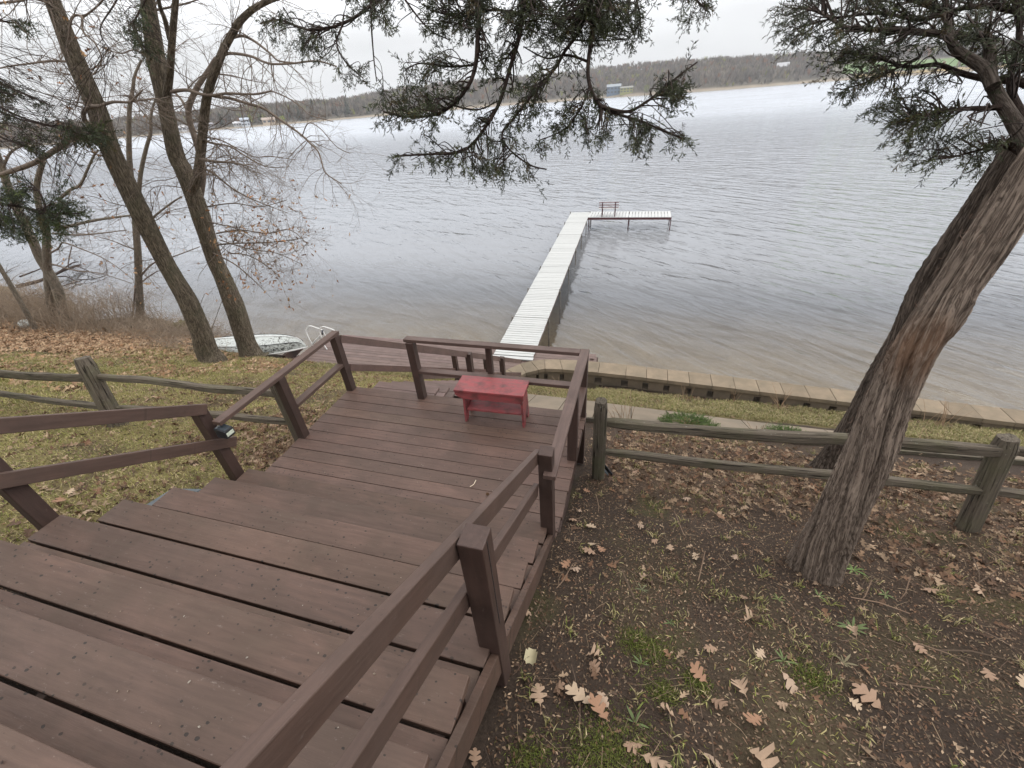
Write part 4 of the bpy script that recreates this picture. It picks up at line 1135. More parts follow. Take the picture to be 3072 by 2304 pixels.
# cedar spray ---------------------------------------------------------
def spindle(a, b, r):
    a = np.array(a); b = np.array(b); d = b-a; L = np.linalg.norm(d); d /= L
    s_ = np.cross(d, (.3, .2, .9)); s_ /= np.linalg.norm(s_); q = np.cross(d, s_); m = a+d*L*.45
    V = [a]+[m+(s_*cos(t)+q*sin(t))*r for t in (0, 2.09, 4.19)]+[b]
    return V, [(0, 2, 1), (0, 3, 2), (0, 1, 3), (4, 1, 2), (4, 2, 3), (4, 3, 1)]
def cedar_spray(L=.16, n=11, rg=rng):
    V = []; F = []
    axis = [np.array([0., 0, 0])]; d = np.array([1., 0, 0])
    for i in range(6): d = d+rg.normal(size=3)*.14+np.array([0, 0, -.05]); d /= np.linalg.norm(d); axis.append(axis[-1]+d*L/6)
    axis = np.array(axis)
    def put(a, b, r):
        v, f = spindle(a, b, r*.74); o = len(V); V.extend(v); F.extend([tuple(x+o for x in q) for q in f])
    for i in range(0, 6, 2): put(axis[i], axis[i+1]+(axis[i+1]-axis[i])*1.1 if i+2 > 5 else axis[i+2], .0024)
    for i in range(n):
        t = rg.uniform(.15, 1)*5.99; k = int(t); p = axis[k]+(axis[k+1]-axis[k])*(t-k); dd = axis[k+1]-axis[k]; dd /= np.linalg.norm(dd)
        q = rg.normal(size=3); q -= dd*q.dot(dd); q /= np.linalg.norm(q); v = dd*.9+q*.75; v /= np.linalg.norm(v); l = rg.uniform(.022, .052)
        e = p+v*l; put(p, e, .0036)
        for _ in range(rg.integers(1, 3)):
            q2 = rg.normal(size=3); w = v+q2*.45; w /= np.linalg.norm(w); put(p+v*l*.4, p+v*l*.4+w*l*rg.uniform(.5, .8), .0032)
    return np.array(V), np.array(F)
SPR = [cedar_spray(rng.uniform(.12, .19), rng.integers(10, 15)) for _ in range(14)]

def place_sprays(mb, P, D, S_, cols):
    P = np.array(P); D = np.array(D); D /= (np.linalg.norm(D, axis=1, keepdims=True)+1e-9); N = len(P)
    rnd = rng.normal(size=(N, 3)); B = np.cross(D, rnd); B /= (np.linalg.norm(B, axis=1, keepdims=True)+1e-9); Cc = np.cross(D, B)
    idx = rng.integers(0, len(SPR), N)
    for k, (V0, F0) in enumerate(SPR):
        s_ = np.where(idx == k)[0]
        if not len(s_): continue
        v = V0[None]*np.asarray(S_)[s_][:, None, None]
        W = P[s_][:, None, :]+v[..., 0:1]*D[s_][:, None, :]+v[..., 1:2]*B[s_][:, None, :]+v[..., 2:3]*Cc[s_][:, None, :]
        F = (F0[None]+np.arange(len(s_))[:, None, None]*len(V0)).reshape(-1, 3)
        mb.add(W.reshape(-1, 3), F, np.repeat(cols[s_], len(V0), axis=0))

def inpoly(poly, x, y):
    c = False; n = len(poly)
    for i in range(n):
        x1, y1 = poly[i]; x2, y2 = poly[(i+1) % n]
        if (y1 > y) != (y2 > y) and x < (x2-x1)*(y-y1)/(y2-y1)+x1: c = not c
    return c
def area(poly): return abs(sum(poly[i][0]*poly[(i+1) % len(poly)][1]-poly[(i+1) % len(poly)][0]*poly[i][1] for i in range(len(poly))))/2

def fill_foliage(mbt, mbf, polys, stems, dens, rg, spread=.25, size=1.0, reach=.9, pdir=(0, 0, -.5), dark=(.036, .043, .019), nspr=(2, 5), gap=.45):
    """twigs grown from the stems out to points spread through the volume of the boughs, each ending in foliage sprays"""
    SP = np.vstack([s_[0] for s_ in stems]); SR = np.concatenate([s_[1] for s_ in stems])
    PP = []; DD = []; SS = []
    for poly, w in polys:
        n = int(area(poly)*dens*w/10000.0); xs = [p[0] for p in poly]; ys = [p[1] for p in poly]
        # clumps first, then points inside each clump
        k = 0; tries = 0
        while k < n and tries < n*30:
            tries += 1
            x, y = rg.uniform(min(xs), max(xs)), rg.uniform(min(ys), max(ys))
            if not inpoly(poly, x, y): continue
            if fbm(np.array([x/55.]), np.array([y/55.]), 5, 3)[0] < gap: continue
            k += 1
            d0 = ray(x, y); best = None
            # depth of the closest stem as seen along this direction
            rel = SP-CP; dep = rel@_f; dist = np.linalg.norm(rel-dep[:, None]*d0[None], axis=1); j = int(np.argmin(dist+rg.uniform(0, .12, len(dist))))
            P = CP+d0*(dep[j]+rg.normal()*spread)
            j = max(0, j-int(rg.integers(0, 6))); Q = SP[j]
            v = P-Q; L = np.linalg.norm(v)
            if L > reach*2: continue
            mid = Q+v*.5+np.array([0, 0, .06*L])+rg.normal(size=3)*.09*L
            tw = smooth_path([Q, mid, P], 4)
            if L > .06: mbt.tube(tw, np.linspace(min(.0075, SR[j]*.6), .0022, len(tw)), 3, (.9, .9, .9), False)
            dr = tw[-1]-tw[-3]; dr /= (np.linalg.norm(dr)+1e-9)
            for _ in range(int(rg.integers(*nspr))):
                t = rg.uniform(.45, 1)*(len(tw)-1.001); i = int(t); p = tw[i]+(tw[i+1]-tw[i])*(t-i)
                q = rg.normal(size=3)*.5+np.array(pdir)*.8
                PP.append(p); DD.append(dr+q); SS.append(size*rg.uniform(.75, 1.25))
    N = len(PP)
    g = rg.uniform(.6, 1.5, N)[:, None]; br = (rg.uniform(size=N) < .10)[:, None]
    cols = np.array(dark)*g*np.where(br, np.array([1.7, 1.05, .9]), 1.0)
    yl = (rg.uniform(size=N) < .18)[:, None]; cols = np.where(yl, cols*np.array([1.5, 1.45, 1.0]), cols)
    place_sprays(mbf, PP, DD, SS, cols)
    return N

def depth_pts(pts, d0, d1):
    n = len(pts); return [at_d(x, y, d0+(d1-d0)*i/max(1, n-1)) for i, (x, y) in enumerate(pts)]

def build_hanging_boughs():
    t = thing('cedar_boughs', 'dark cedar boughs hanging down over the lake from the top centre of the view', 'tree', tuple(at_d(1550, -350, 3.0)))
    rg = np.random.default_rng(5); base = np.array(t.location); stems = []
    main = [([(1420, -420), (1436, -160), (1436, 0), (1434, 93), (1427, 194), (1404, 259), (1357, 315), (1302, 345), (1220, 350), (1150, 335)], 20, 5, 2.7, 3.0),
            ([(1590, -420), (1580, -150), (1566, 46), (1556, 116), (1529, 208), (1501, 301), (1464, 370), (1418, 431), (1371, 458), (1279, 463), (1190, 468)], 17, 5, 2.9, 3.1),
            ([(1850, -400), (1800, -130), (1774, 0), (1737, 93), (1695, 153), (1663, 208), (1603, 278), (1543, 352), (1506, 403), (1530, 450), (1590, 495), (1640, 508)], 13, 4, 2.8, 3.1),
            ([(1860, -400), (1815, -120), (1797, 0), (1783, 69), (1765, 185), (1769, 255), (1802, 319), (1857, 343), (1927, 366), (1996, 394), (2050, 418)], 18, 4, 2.8, 2.9),
            ([(1802, 319), (1880, 335), (1940, 305), (1990, 265), (2040, 225), (2092, 186)], 10, 4, 2.85, 2.8),
            ([(1300, -400), (1230, -100), (1120, 10), (1030, 70), (930, 90), (840, 60), (780, 70)], 13, 4, 3.2, 3.6),
            ([(1115, -200), (1113, 0), (1115, 90), (1122, 180), (1130, 245)], 7, 3, 3.0, 3.1),
            ([(1030, 70), (1010, 130), (1040, 190), (1090, 235)], 6, 3, 3.3, 3.4),
            ([(1357, 315), (1430, 330), (1500, 300)], 5, 3, 3.0, 3.2), ([(1427, 194), (1350, 200), (1260, 190), (1210, 215)], 7, 3, 2.85, 3.0),
            ([(1765, 185), (1700, 165), (1640, 175), (1570, 140)], 8, 3, 2.9, 3.0), ([(1769, 255), (1740, 330), (1690, 390), (1620, 420)], 6, 3, 2.9, 3.0),
            ([(2010, -260), (2040, -60), (2100, 10), (2130, 40)], 8, 3, 3.0, 3.1), ([(1880, -200), (1900, -40), (1920, 60), (1885, 120)], 8, 3, 2.9, 3.0),
            ([(1566, 46), (1480, 30), (1380, 50), (1290, 30)], 8, 4, 2.9, 3.0), ([(1180, -60), (1230, 20), (1290, 90), (1350, 120)], 7, 3, 3.0, 3.0)]
    for pts, w0, w1, d0, d1 in main:
        P = [p-base for p in depth_pts(pts, d0, d1)]
        mb = MB(); Pp, R = limb(mb, P, w0/2/FPX*d0, w1/2/FPX*d1, 8, 6, .08)
        mb.build('bough', M_DARKBARK, t); stems.append((Pp+base, R))
    polys = [([(1240, 0), (1930, 0), (1900, 60), (1780, 100), (1600, 90), (1300, 100)], 2.6),
             ([(1250, -120), (1930, -120), (1930, 0), (1240, 0)], 1.2),
             ([(1210, 180), (1340, 160), (1430, 200), (1410, 300), (1300, 365), (1200, 400), (1130, 345), (1125, 290), (1200, 250)], 1.25),
             ([(1180, 470), (1230, 415), (1380, 440), (1440, 470), (1560, 485), (1635, 500), (1625, 535), (1540, 545), (1460, 530), (1410, 515), (1300, 495)], 1.5),
             ([(1430, 120), (1560, 60), (1720, 150), (1700, 250), (1600, 330), (1560, 420), (1500, 430), (1420, 420), (1440, 300)], 1.0),
             ([(1600, 425), (1640, 380), (1700, 290), (1780, 250), (1830, 330), (1950, 370), (2060, 405), (2055, 440), (1960, 445), (1870, 425), (1780, 430), (1700, 405), (1640, 450)], 1.5),
             ([(1900, 330), (2000, 240), (2060, 195), (2095, 185), (2060, 250), (2010, 320), (1960, 370)], 1.9),
             ([(1780, 0), (1930, 0), (1945, 90), (1900, 140), (1840, 100), (1790, 180), (1750, 80)], 1.1),
             ([(1030, -60), (1240, -60), (1260, 60), (1180, 90), (1080, 50)], 1.1),
             ([(760, 60), (880, 20), (1024, 50), (1080, 150), (1135, 205), (1080, 255), (1030, 225), (950, 190), (880, 170), (800, 110)], .9),
             ([(2000, -40), (2160, -40), (2150, 30), (2110, 80), (2050, 65)], 1.2)]
    mbt, mbf = MB(), MB()
    fill_foliage(mbt, mbf, polys, stems, 19, rg, .18, .84, gap=.47, nspr=(1, 4))
    for s_, c_ in ((mbt, 'twigs'), (mbf, 'foliage')):
        for v in s_.V: v -= base
        s_.build(c_, M_DARKTWIG if c_ == 'twigs' else M_NEEDLE, t)
M_DARKBARK = m_bark('dark_bough_bark', (.085, .060, .050), (.055, .040, .034), (.02, .014, .012), (20, 20, 3), 2.5, .004)
M_DARKTWIG = m_plain('dark_cedar_twig', (.045, .032, .027), .85, .25, 40, 0, .15, .001)
build_hanging_boughs()

def cedar_trunk(mb, pts, radii, n_ang=110, step=.012, seed=3, hollows=()):
    P = smooth_path(pts, 14); 
    L = np.concatenate([[0], np.cumsum(np.linalg.norm(np.diff(P, axis=0), axis=1))]); tl = np.concatenate([[0], np.cumsum(np.linalg.norm(np.diff(np.array(pts), axis=0), axis=1))])
    n = int(L[-1]/step); l = np.linspace(0, L[-1], n); P = np.stack([np.interp(l, L, P[:, k]) for k in range(3)], -1); R = np.interp(l, tl, radii)
    T = np.gradient(P, axis=0); T /= np.linalg.norm(T, axis=1, keepdims=True); N = np.cross(T, (0, 1, 0)); N /= np.linalg.norm(N, axis=1, keepdims=True); B = np.cross(T, N)
    A = np.linspace(0, 2*pi, n_ang, endpoint=False); ca, sa = np.cos(A)[None], np.sin(A)[None]; LL = l[:, None]
    tw = LL*.9; u = (A[None]+tw)
    # long fibrous ridges: noise is stretched along the stem and wraps around it
    def ring(f, g, sd): return fbm(np.cos(u)*f+10+LL*0, np.sin(u)*f+LL*g+10, sd, 4)
    lob = (ring(1.3, .35, seed)-.5)*.42; rid = (np.abs(ring(7, .55, seed+5)-.5)*2)*.24; fin_ = (ring(24, 1.6, seed+9)-.5)*.07
    flare = 1.0*np.exp(-LL/.13)*(1+.8*np.cos(5*u+1)*np.exp(-LL/.3))*.5
    rr = R[:, None]*(1+lob-rid+fin_+flare)
    V = P[:, None]+(N[:, None]*ca[..., None]+B[:, None]*sa[..., None])*rr[..., None]
    for (c_, rad, dep) in hollows:
        c_ = np.array(c_); d2 = (V-c_); a_ = np.abs(d2@np.array([0, 0, 1.])); q = np.linalg.norm(d2*np.array([1, 1, .55]), axis=-1)
        f = np.exp(-(q/rad)**2)-.55*np.exp(-((q-rad*1.9)/(rad*.8))**2)
        inward = P[:, None]-V; V = V+inward*(f*dep)[..., None]
    K = np.stack([np.cos(u)*R[:, None]+0*LL, np.sin(u)*R[:, None]+0*LL, LL+0*u], -1)
    m = n_ang; i = np.arange(n-1)[:, None]*m; j = np.arange(m)[None]; j2 = (j+1) % m
    F = np.stack([i+j, i+j2, i+m+j2, i+m+j], -1).reshape(-1, 4)
    dk = 1.18-.62*np.clip(rid/.20, 0, 1)
    col = np.repeat(dk.reshape(-1)[:, None], 3, 1)
    mb.add(V.reshape(-1, 3), F, col, K.reshape(-1, 3), True)
    return P, R

def build_right_cedar():
    b = at_y(2437, 1745, 2.3)
    t = thing('cedar_tree', 'large leaning cedar with shaggy reddish grey bark growing through the right fence', 'tree', tuple(b))
    px = [(2425, 1790, 2.26), (2440, 1700, 2.28), (2520, 1530, 2.32), (2606, 1350, 2.38), (2668, 1200, 2.44), (2740, 1050, 2.50), (2834, 900, 2.56), (2930, 768, 2.62), (3020, 640, 2.68), (3110, 510, 2.74), (3230, 330, 2.82), (3380, 120, 2.9), (3560, -150, 3.0)]
    pts = [at_y(x, y, Y)-b for x, y, Y in px]
    w = [182, 154, 144, 146, 136, 126, 130, 138, 140, 138, 130, 120, 110]
    rad = [pxw(ww, p+b)*.86 for ww, p in zip(w, pts)]
    q = (pts[-1]-pts[-3]); q /= np.linalg.norm(q)
    for e_, rr_ in ((.9, .72), (1.9, .5), (3.0, .28), (3.9, .08)): pts.append(pts[12]+q*e_+np.array([0, .1*e_, .25*e_])); rad.append(rad[12]*rr_)
    h1 = at_y(2768, 1003, 2.50)-b; h2 = at_y(2886, 953, 2.55)-b
    toc = lambda p: p+(-(p+b-CP)/np.linalg.norm(p+b-CP))*.155
    mb = MB(); cedar_trunk(mb, pts, rad, hollows=((toc(h1)+np.array([0, 0, .0]), .045, .55), (toc(h2)+np.array([.03, 0, 0]), .032, .35)))
    M_CEDAR.node_tree  # orange scar is placed in object coordinates near the hollow
    for nd in M_CEDAR.node_tree.nodes:
        if nd.type == 'VECT_MATH' and nd.operation == 'DISTANCE':
            oc = toc(at_y(2760, 1060, 2.50)-b); nd.inputs[1].default_value = tuple(oc); nd_o = nd
    mb.build('trunk', M_CEDAR, t)
    rg = np.random.default_rng(9); stems = []
    D = lambda p, d0, d1: [q for q in depth_pts(p, d0, d1)]
    limbs = [([(3110, 510), (3060, 400), (3030, 347), (2993, 287), (2972, 231), (2969, 150), (2950, 112), (2881, 108), (2800, 100), (2696, 92), (2600, 88), (2534, 80), (2465, 40), (2400, 20)], 44, 5, 2.35, 2.7),
             ([(2980, 260), (2951, 204), (2872, 153), (2844, 93), (2835, 46), (2770, 12), (2690, -10)], 36, 8, 2.4, 2.6),
             ([(3230, 330), (3072, 250), (2990, 240), (2928, 231), (2870, 215), (2812, 194), (2720, 200), (2620, 170), (2530, 160)], 26, 4, 2.6, 2.9),
             ([(3010, 320), (2960, 325), (2900, 326), (2835, 333), (2760, 352), (2700, 370)], 18, 4, 2.4, 2.7),
             ([(3072, 470), (3010, 440), (2940, 450), (2860, 470), (2790, 480)], 12, 3, 2.4, 2.7),
             ([(3200, 60), (3072, 40), (2960, 20), (2860, 30), (2760, 60), (2640, 40), (2480, 60), (2380, 90)], 18, 4, 2.7, 3.0),
             ([(2760, 170), (2660, 220), (2590, 250), (2520, 270)], 8, 3, 2.7, 2.8), ([(3140, 430), (3060, 330), (3030, 240), (3060, 120), (3040, 0)], 26, 10, 2.5, 2.7)]
    for pts_, w0, w1, d0, d1 in limbs:
        mb = MB(); P = [p-b for p in D(pts_, d0, d1)]; Pp, R = limb(mb, P, w0/2/FPX*d0, w1/2/FPX*d1, 12, 6, .10)
        mb.build('limb', M_CEDARLIMB if w0 > 30 else M_DARKBARK, t); stems.append((Pp+b, R))
    polys = [([(2345, 0), (2800, -20), (3150, -40), (3150, 260), (2980, 200), (2900, 120), (2850, 150), (2700, 130), (2600, 150), (2500, 190), (2400, 190), (2350, 140), (2330, 70)], 1.25),
             ([(2350, -120), (3200, -160), (3150, -20), (2345, 0)], .6),
             ([(2490, 190), (2600, 150), (2750, 200), (2850, 240), (2950, 330), (3050, 380), (2990, 480), (2940, 505), (2850, 485), (2750, 495), (2720, 440), (2640, 380), (2640, 330), (2600, 250), (2500, 240)], 1.15),
             ([(2480, 260), (2560, 240), (2620, 240), (2560, 290), (2500, 295)], 1.3), ([(2350, 60), (2450, 40), (2480, 150), (2390, 180)], .6)]
    mbt, mbf = MB(), MB(); fill_foliage(mbt, mbf, polys, stems, 18, rg, .22, .74, nspr=(1, 4), pdir=(-.9, 0, -.6), dark=(.038, .045, .021))
    for s_, c_ in ((mbt, 'twigs'), (mbf, 'foliage')):
        for v in s_.V: v -= b
        s_.build(c_, M_DARKTWIG if c_ == 'twigs' else M_NEEDLE, t)
    # loose bark strips on the stem
    for _ in range(46):
        mb = MB()
        y = rg.uniform(560, 1650); xl = np.interp(y, [560, 768, 1050, 1350, 1700], [2960, 2838, 2655, 2515, 2372]); Y = np.interp(y, [560, 1700], [2.70, 2.28])-.02
        side = rg.uniform() < .6
        x = xl+rg.uniform(-3, 8) if side else xl+rg.uniform(20, 140)
        p = at_y(x, y, Y-(0 if side else .15))-b; d = np.array([-.35*rg.uniform(.2, 1), -.3, -rg.uniform(.3, 1)]); L = rg.uniform(.02, .07)
        q = smooth_path([p, p+d*L*.5+rg.normal(size=3)*.008, p+d*L+rg.normal(size=3)*.015], 3); mb.tube(q, np.linspace(.0018, .0007, len(q)), 3, (3.2, 2.9, 2.6), False)
        mb.build('bark_strip', M_DARKTWIG, t)
    # second trunk behind the fence
    b2 = at_y(2470, 1430, 4.46)
    t2 = thing('cedar_tree', 'second cedar trunk behind the fence, mostly hidden by the large leaning cedar', 'tree', tuple(b2))
    px = [(2478, 1450), (2514, 1370), (2572, 1270), (2640, 1150), (2716, 1015), (2790, 860), (2900, 700), (3020, 520), (3150, 330), (3300, 120)]
    pts = [at_y(x, y, 4.46+.02*i)-b2 for i, (x, y) in enumerate(px)]; rad = [pxw(w_, p+b2) for w_, p in zip([112, 92, 82, 80, 80, 90, 100, 100, 90, 80], pts)]
    q = (pts[-1]-pts[-3]); q /= np.linalg.norm(q); p_ = pts[-1]; r9 = rad[-1]
    for e_, rr_ in ((1.0, .8), (2.2, .55), (3.6, .3), (4.6, .08)): pts.append(p_+q*e_+np.array([0, .1*e_, .2*e_])); rad.append(r9*rr_)
    mb = MB(); cedar_trunk(mb, pts, rad, 70, .02, 14); mb.build('trunk', M_CEDAR2, t2)
M_CEDARLIMB = m_bark('cedar_limb_bark', (.17, .14, .12), (.105, .085, .07), (.035, .026, .02), (20, 20, 2.5), 2, .008)
M_CEDAR2 = m_bark('cedar_bark', (.205, .165, .135), (.125, .096, .078), (.028, .020, .016), (26, 26, 1.3), 1.5, .012)
build_right_cedar()

def dead_leaves(mb, pts, rg, sc=(.07, .12), cols=((.36, .17, .07), (.28, .13, .06), (.40, .24, .12))):
    sh = [leaf_shape(1, 7, True, rg) for _ in range(5)]; N = len(pts)
    scatter(mb, sh, np.array(pts), rg.uniform(0, 6.28, N), rg.uniform(.6, 2.4, N), rg.uniform(0, 6.28, N), rg.uniform(*sc, N), np.array(cols)[rg.integers(0, len(cols), N)]*rg.uniform(.7, 1.2, N)[:, None])

def shift(mb, b):
    for v in mb.V: v -= b

def build_left_trees():
    rg = np.random.default_rng(17)
    # ---- oak 1
    b = at_y(632, 1090, 6.9); t = thing('oak_tree', 'left one of the two large bare oak trunks beside the overturned rowboat', 'tree', tuple(b))
    mb = MB(); px = [(648, 1105), (640, 1085), (622, 1055), (600, 990), (565, 907), (525, 838), (486, 768), (426, 648), (338, 463), (289, 324), (229, 185), (157, 0), (100, -150), (40, -330)]
    w = [112, 92, 74, 68, 66, 60, 60, 66, 64, 62, 62, 50, 44, 38]
    P = np.array([at_y(x, y, 6.9) for x, y in px]); Pp = smooth_path(P, 8); R = np.interp(np.arange(len(Pp)), np.arange(len(P))*8, [pxw(a, p) for a, p in zip(w, P)])
    mb.tube(Pp-b, R, 28, (1, 1, 1), True, .07); mb.build('trunk', M_OAK, t)
    mbt = MB(); lf = []
    L1 = [drawn(mbt, p, a, c, 6.9+yo, 7, dy) for p, a, c, yo, dy in (
        ([(255, 365), (252, 335), (275, 320), (300, 318), (340, 306), (389, 306), (408, 290), (428, 270)], 16, 5, -.3, -.5),
        ([(389, 306), (430, 300), (465, 296), (490, 305)], 7, 4, -.7, .5),
        ([(300, 425), (262, 408), (215, 414), (190, 435), (162, 453), (120, 480), (83, 497), (30, 515), (-40, 540)], 24, 14, -.1, -.9),
        ([(320, 395), (285, 380), (255, 372)], 20, 12, -.1, -.2),
        ([(160, 15), (100, -5), (40, 5), (-30, 10)], 12, 6, 0, -.8), ([(205, 120), (215, 55), (245, 50), (250, 95), (285, 130), (305, 180), (280, 225)], 9, 4, -.2, -.6),
        ([(245, 55), (290, 20), (320, -20), (340, -90)], 7, 4, -.2, -.8), ([(205, 185), (150, 183), (95, 190), (20, 200), (-20, 210)], 9, 4, 0, .6), ([(240, 260), (235, 300), (225, 330)], 6, 2, 0, .5))]
    for P_, R_ in L1: twigs_along(mbt, P_, R_, 12, rg, (.4, 1.2), .1, 2, .2)
    twigs_along(mbt, Pp, R*.2, 40, rg, (.8, 2.0), .45, 2, .25, leaves=lf)
    shift(mbt, b); mbt.build('branches', M_OAKTWIG, t)
    mbl = MB(); pts = [l_[0] for l_ in lf if rg.uniform() < .12]+[at_y(285+rg.normal()*10, 445+rg.normal()*16, 6.6) for _ in range(9)]+[at_y(x, y, 6.7) for x, y in ((243, 230), (240, 560), (285, 195), (250, 160), (300, 585), (245, 592), (305, 555), (120, 235))]
    dead_leaves(mbl, pts, rg); shift(mbl, b); mbl.build('dead_leaves', M_LITTER, t)
    # ---- oak 2
    b = at_y(751, 1069, 8.0); t = thing('oak_tree', 'right one of the two large oak trunks, forking upward in front of the rowboat', 'tree', tuple(b))
    px = [(768, 1085), (758, 1072), (740, 1030), (720, 970), (699, 907), (668, 830), (640, 768), (603, 648), (570, 556), (548, 505), (528, 463), (498, 324), (470, 185), (443, 0), (425, -150), (400, -330)]
    w = [118, 86, 66, 66, 66, 58, 56, 62, 62, 58, 56, 50, 62, 46, 42, 36]
    P = np.array([at_y(x, y, 8.0) for x, y in px]); Pp = smooth_path(P, 8); R = np.interp(np.arange(len(Pp)), np.arange(len(P))*8, [pxw(a, p) for a, p in zip(w, P)])
    mb = MB(); mb.tube(Pp-b, R, 28, (1, 1, 1), True, .07); mb.build('trunk', M_OAK, t)
    for name, pp, a, c, yo in (('fork', [(572, 575), (590, 540), (602, 463), (608, 400), (616, 324), (628, 262), (648, 208), (668, 155), (694, 106), (722, 62), (759, 28), (800, 5), (850, -15), (930, -60)], 34, 14, -.1),
                               ('stem', [(500, 290), (508, 230), (512, 185), (518, 100), (527, 0), (540, -150), (560, -330)], 28, 18, -.15),
                               ('stem', [(510, 120), (495, 60), (480, 20), (470, -40)], 18, 12, .1)):
        mb = MB(); P1, R1 = drawn(mb, pp, a, c, 8.0+yo, 16, -.4, False, .06); shift(mb, b); mb.build(name, M_OAK, t)
        if name == 'fork': FP, FR = P1, R1
    mbt = MB(); lf = []; S2 = []
    for p, a, c, yo, dy, cnt in (
        ([(515, 275), (560, 270), (600, 282), (640, 286), (680, 280), (722, 282), (770, 282), (815, 273)], 13, 6, -.2, -.6, 16),
        ([(815, 273), (860, 292), (905, 322), (930, 345), (1000, 365)], 5, 2, -.8, -.4, 14),
        ([(640, 286), (694, 296), (740, 310), (787, 324), (825, 348), (856, 370), (907, 407), (930, 430), (954, 454), (965, 485), (977, 519), (1024, 551)], 11, 3, -.3, -1.0, 26),
        ([(907, 407), (925, 370), (960, 385), (1010, 440), (1050, 460)], 4, 2, -1.0, -.3, 8),
        ([(672, 165), (690, 160), (725, 163), (759, 171), (790, 185), (820, 192), (880, 190), (949, 183), (1009, 199)], 11, 4, -.2, -1.0, 14),
        ([(700, 112), (730, 108), (765, 125), (810, 160), (835, 182), (880, 188)], 11, 5, -.1, -.7, 10),
        ([(656, 222), (700, 228), (745, 240), (800, 250)], 6, 2, -.2, .5, 10),
        ([(604, 420), (640, 430), (690, 440), (740, 470), (800, 500), (868, 500)], 9, 2, -.1, -.9, 30),
        ([(602, 478), (650, 485), (710, 490), (760, 505)], 12, 3, -.2, -.7, 26),
        ([(598, 500), (640, 520), (690, 560), (740, 590), (800, 615), (865, 640)], 9, 2, -.1, -1.0, 30),
        ([(606, 410), (660, 420), (720, 450), (760, 470), (820, 470), (890, 480)], 6, 2, 0, .6, 22),
        ([(648, 735), (700, 730), (790, 728), (860, 722), (920, 712)], 7, 2, -.1, -.8, 26), ([(640, 760), (700, 790), (750, 830), (800, 880)], 6, 2, -.1, -.5, 16),
        ([(620, 665), (690, 680), (740, 700), (800, 740)], 5, 2, 0, -.8, 24), ([(650, 700), (720, 690), (800, 700), (870, 690), (925, 735)], 6, 2, -.1, -.9, 30),
        ([(690, 760), (740, 765), (790, 790), (840, 830)], 5, 2, -.1, -.6, 24), ([(660, 720), (740, 745), (830, 760), (900, 790)], 5, 2, -.2, -.8, 30), ([(620, 620), (700, 610), (780, 620), (860, 600)], 5, 2, .2, -.6, 22),
        ([(600, 585), (608, 510), (590, 430), (565, 340), (588, 270), (620, 220), (648, 175)], 26, 14, .4, .5, 14),
        ([(565, 340), (545, 300), (520, 275)], 12, 6, .6, .3, 6), ([(470, 200), (440, 170), (400, 150), (360, 160), (300, 140)], 8, 3, -.1, .6, 14),
        ([(560, 270), (600, 230), (640, 215)], 5, 2, -.2, .3, 8), ([(470, 30), (560, 10), (640, -20)], 8, 3, 0, -.6, 8)):
        P1, R1 = drawn(mbt, p, a, c, 8.0+yo, 7, dy); twigs_along(mbt, P1, R1, cnt, rg, (.35, 1.0), .1, 2, .35, leaves=lf)
    twigs_along(mbt, FP, FR*.3, 26, rg, (.6, 1.5), .2, 2, .2, bias=(.4, 0, 0)); twigs_along(mbt, Pp, R*.2, 34, rg, (.7, 1.8), .5, 2, .2)
    shift(mbt, b); mbt.build('branches', M_OAKTWIG, t)
    mbl = MB(); pts = [l_[0] for l_ in lf if l_[0][2] < 1.8 and rg.uniform() < .30]
    pts += [at_y(rg.uniform(640, 930), rg.uniform(690, 870)-(rg.uniform(0, 30)), 7.4) for _ in range(60)]
    dead_leaves(mbl, pts, rg, (.05, .10)); shift(mbl, b); mbl.build('dead_leaves', M_LITTER, t)
    # ---- slim tree between
    def slim(name, lab, Y, trunks, twn, tw=(.5, 1.3), bi=None, lvp=.05, mat=None):
        p0 = trunks[0][0][0]; b = at_y(p0[0], p0[1], Y); t = thing(name, lab, 'tree', tuple(b)); mbt = MB(); lf = []; mat = mat or M_THIN
        for i, (pp, a, c) in enumerate(trunks):
            if a >= 9:
                mb = MB(); P1, R1 = drawn(mb, pp, a, c, Y, 14, .02*i, False, .05); shift(mb, b); mb.build('trunk' if i == 0 else 'stem', mat, t)
            else: P1, R1 = drawn(mbt, pp, a, c, Y, 5, -.5)
            twigs_along(mbt, P1, np.minimum(R1, .05)*.6, twn, rg, tw, .35 if i == 0 else .1, 2, .15, bias=bi, leaves=lf)
        shift(mbt, b); mbt.build('branches', M_OAKTWIG, t)
        pts = [l_[0] for l_ in lf if rg.uniform() < lvp]
        if pts: mbl = MB(); dead_leaves(mbl, pts, rg, (.07, .12)); shift(mbl, b); mbl.build('dead_leaves', M_LITTER, t)
    slim('slim_tree', 'slim grey tree standing at the water between the brush and the two oaks', 10.9, [
        ([(426, 1035), (424, 1010), (421, 960), (419, 907), (416, 840), (414, 768), (409, 700), (404, 640), (396, 560), (388, 470), (387, 400), (389, 324), (398, 270), (405, 225), (425, 180)], 28, 7),
        ([(414, 700), (418, 640), (417, 578), (424, 510), (440, 440), (452, 400), (452, 360), (458, 324), (470, 290)], 17, 6), ([(428, 675), (450, 660), (480, 635), (520, 605), (545, 590)], 9, 5),
        ([(395, 990), (398, 950), (402, 905), (406, 862)], 8, 5), ([(420, 830), (460, 790), (520, 770), (600, 740)], 7, 3), ([(420, 850), (470, 815), (530, 800)], 5, 2), ([(415, 750), (380, 740), (330, 720), (250, 700)], 6, 2)], 14, lvp=.08)
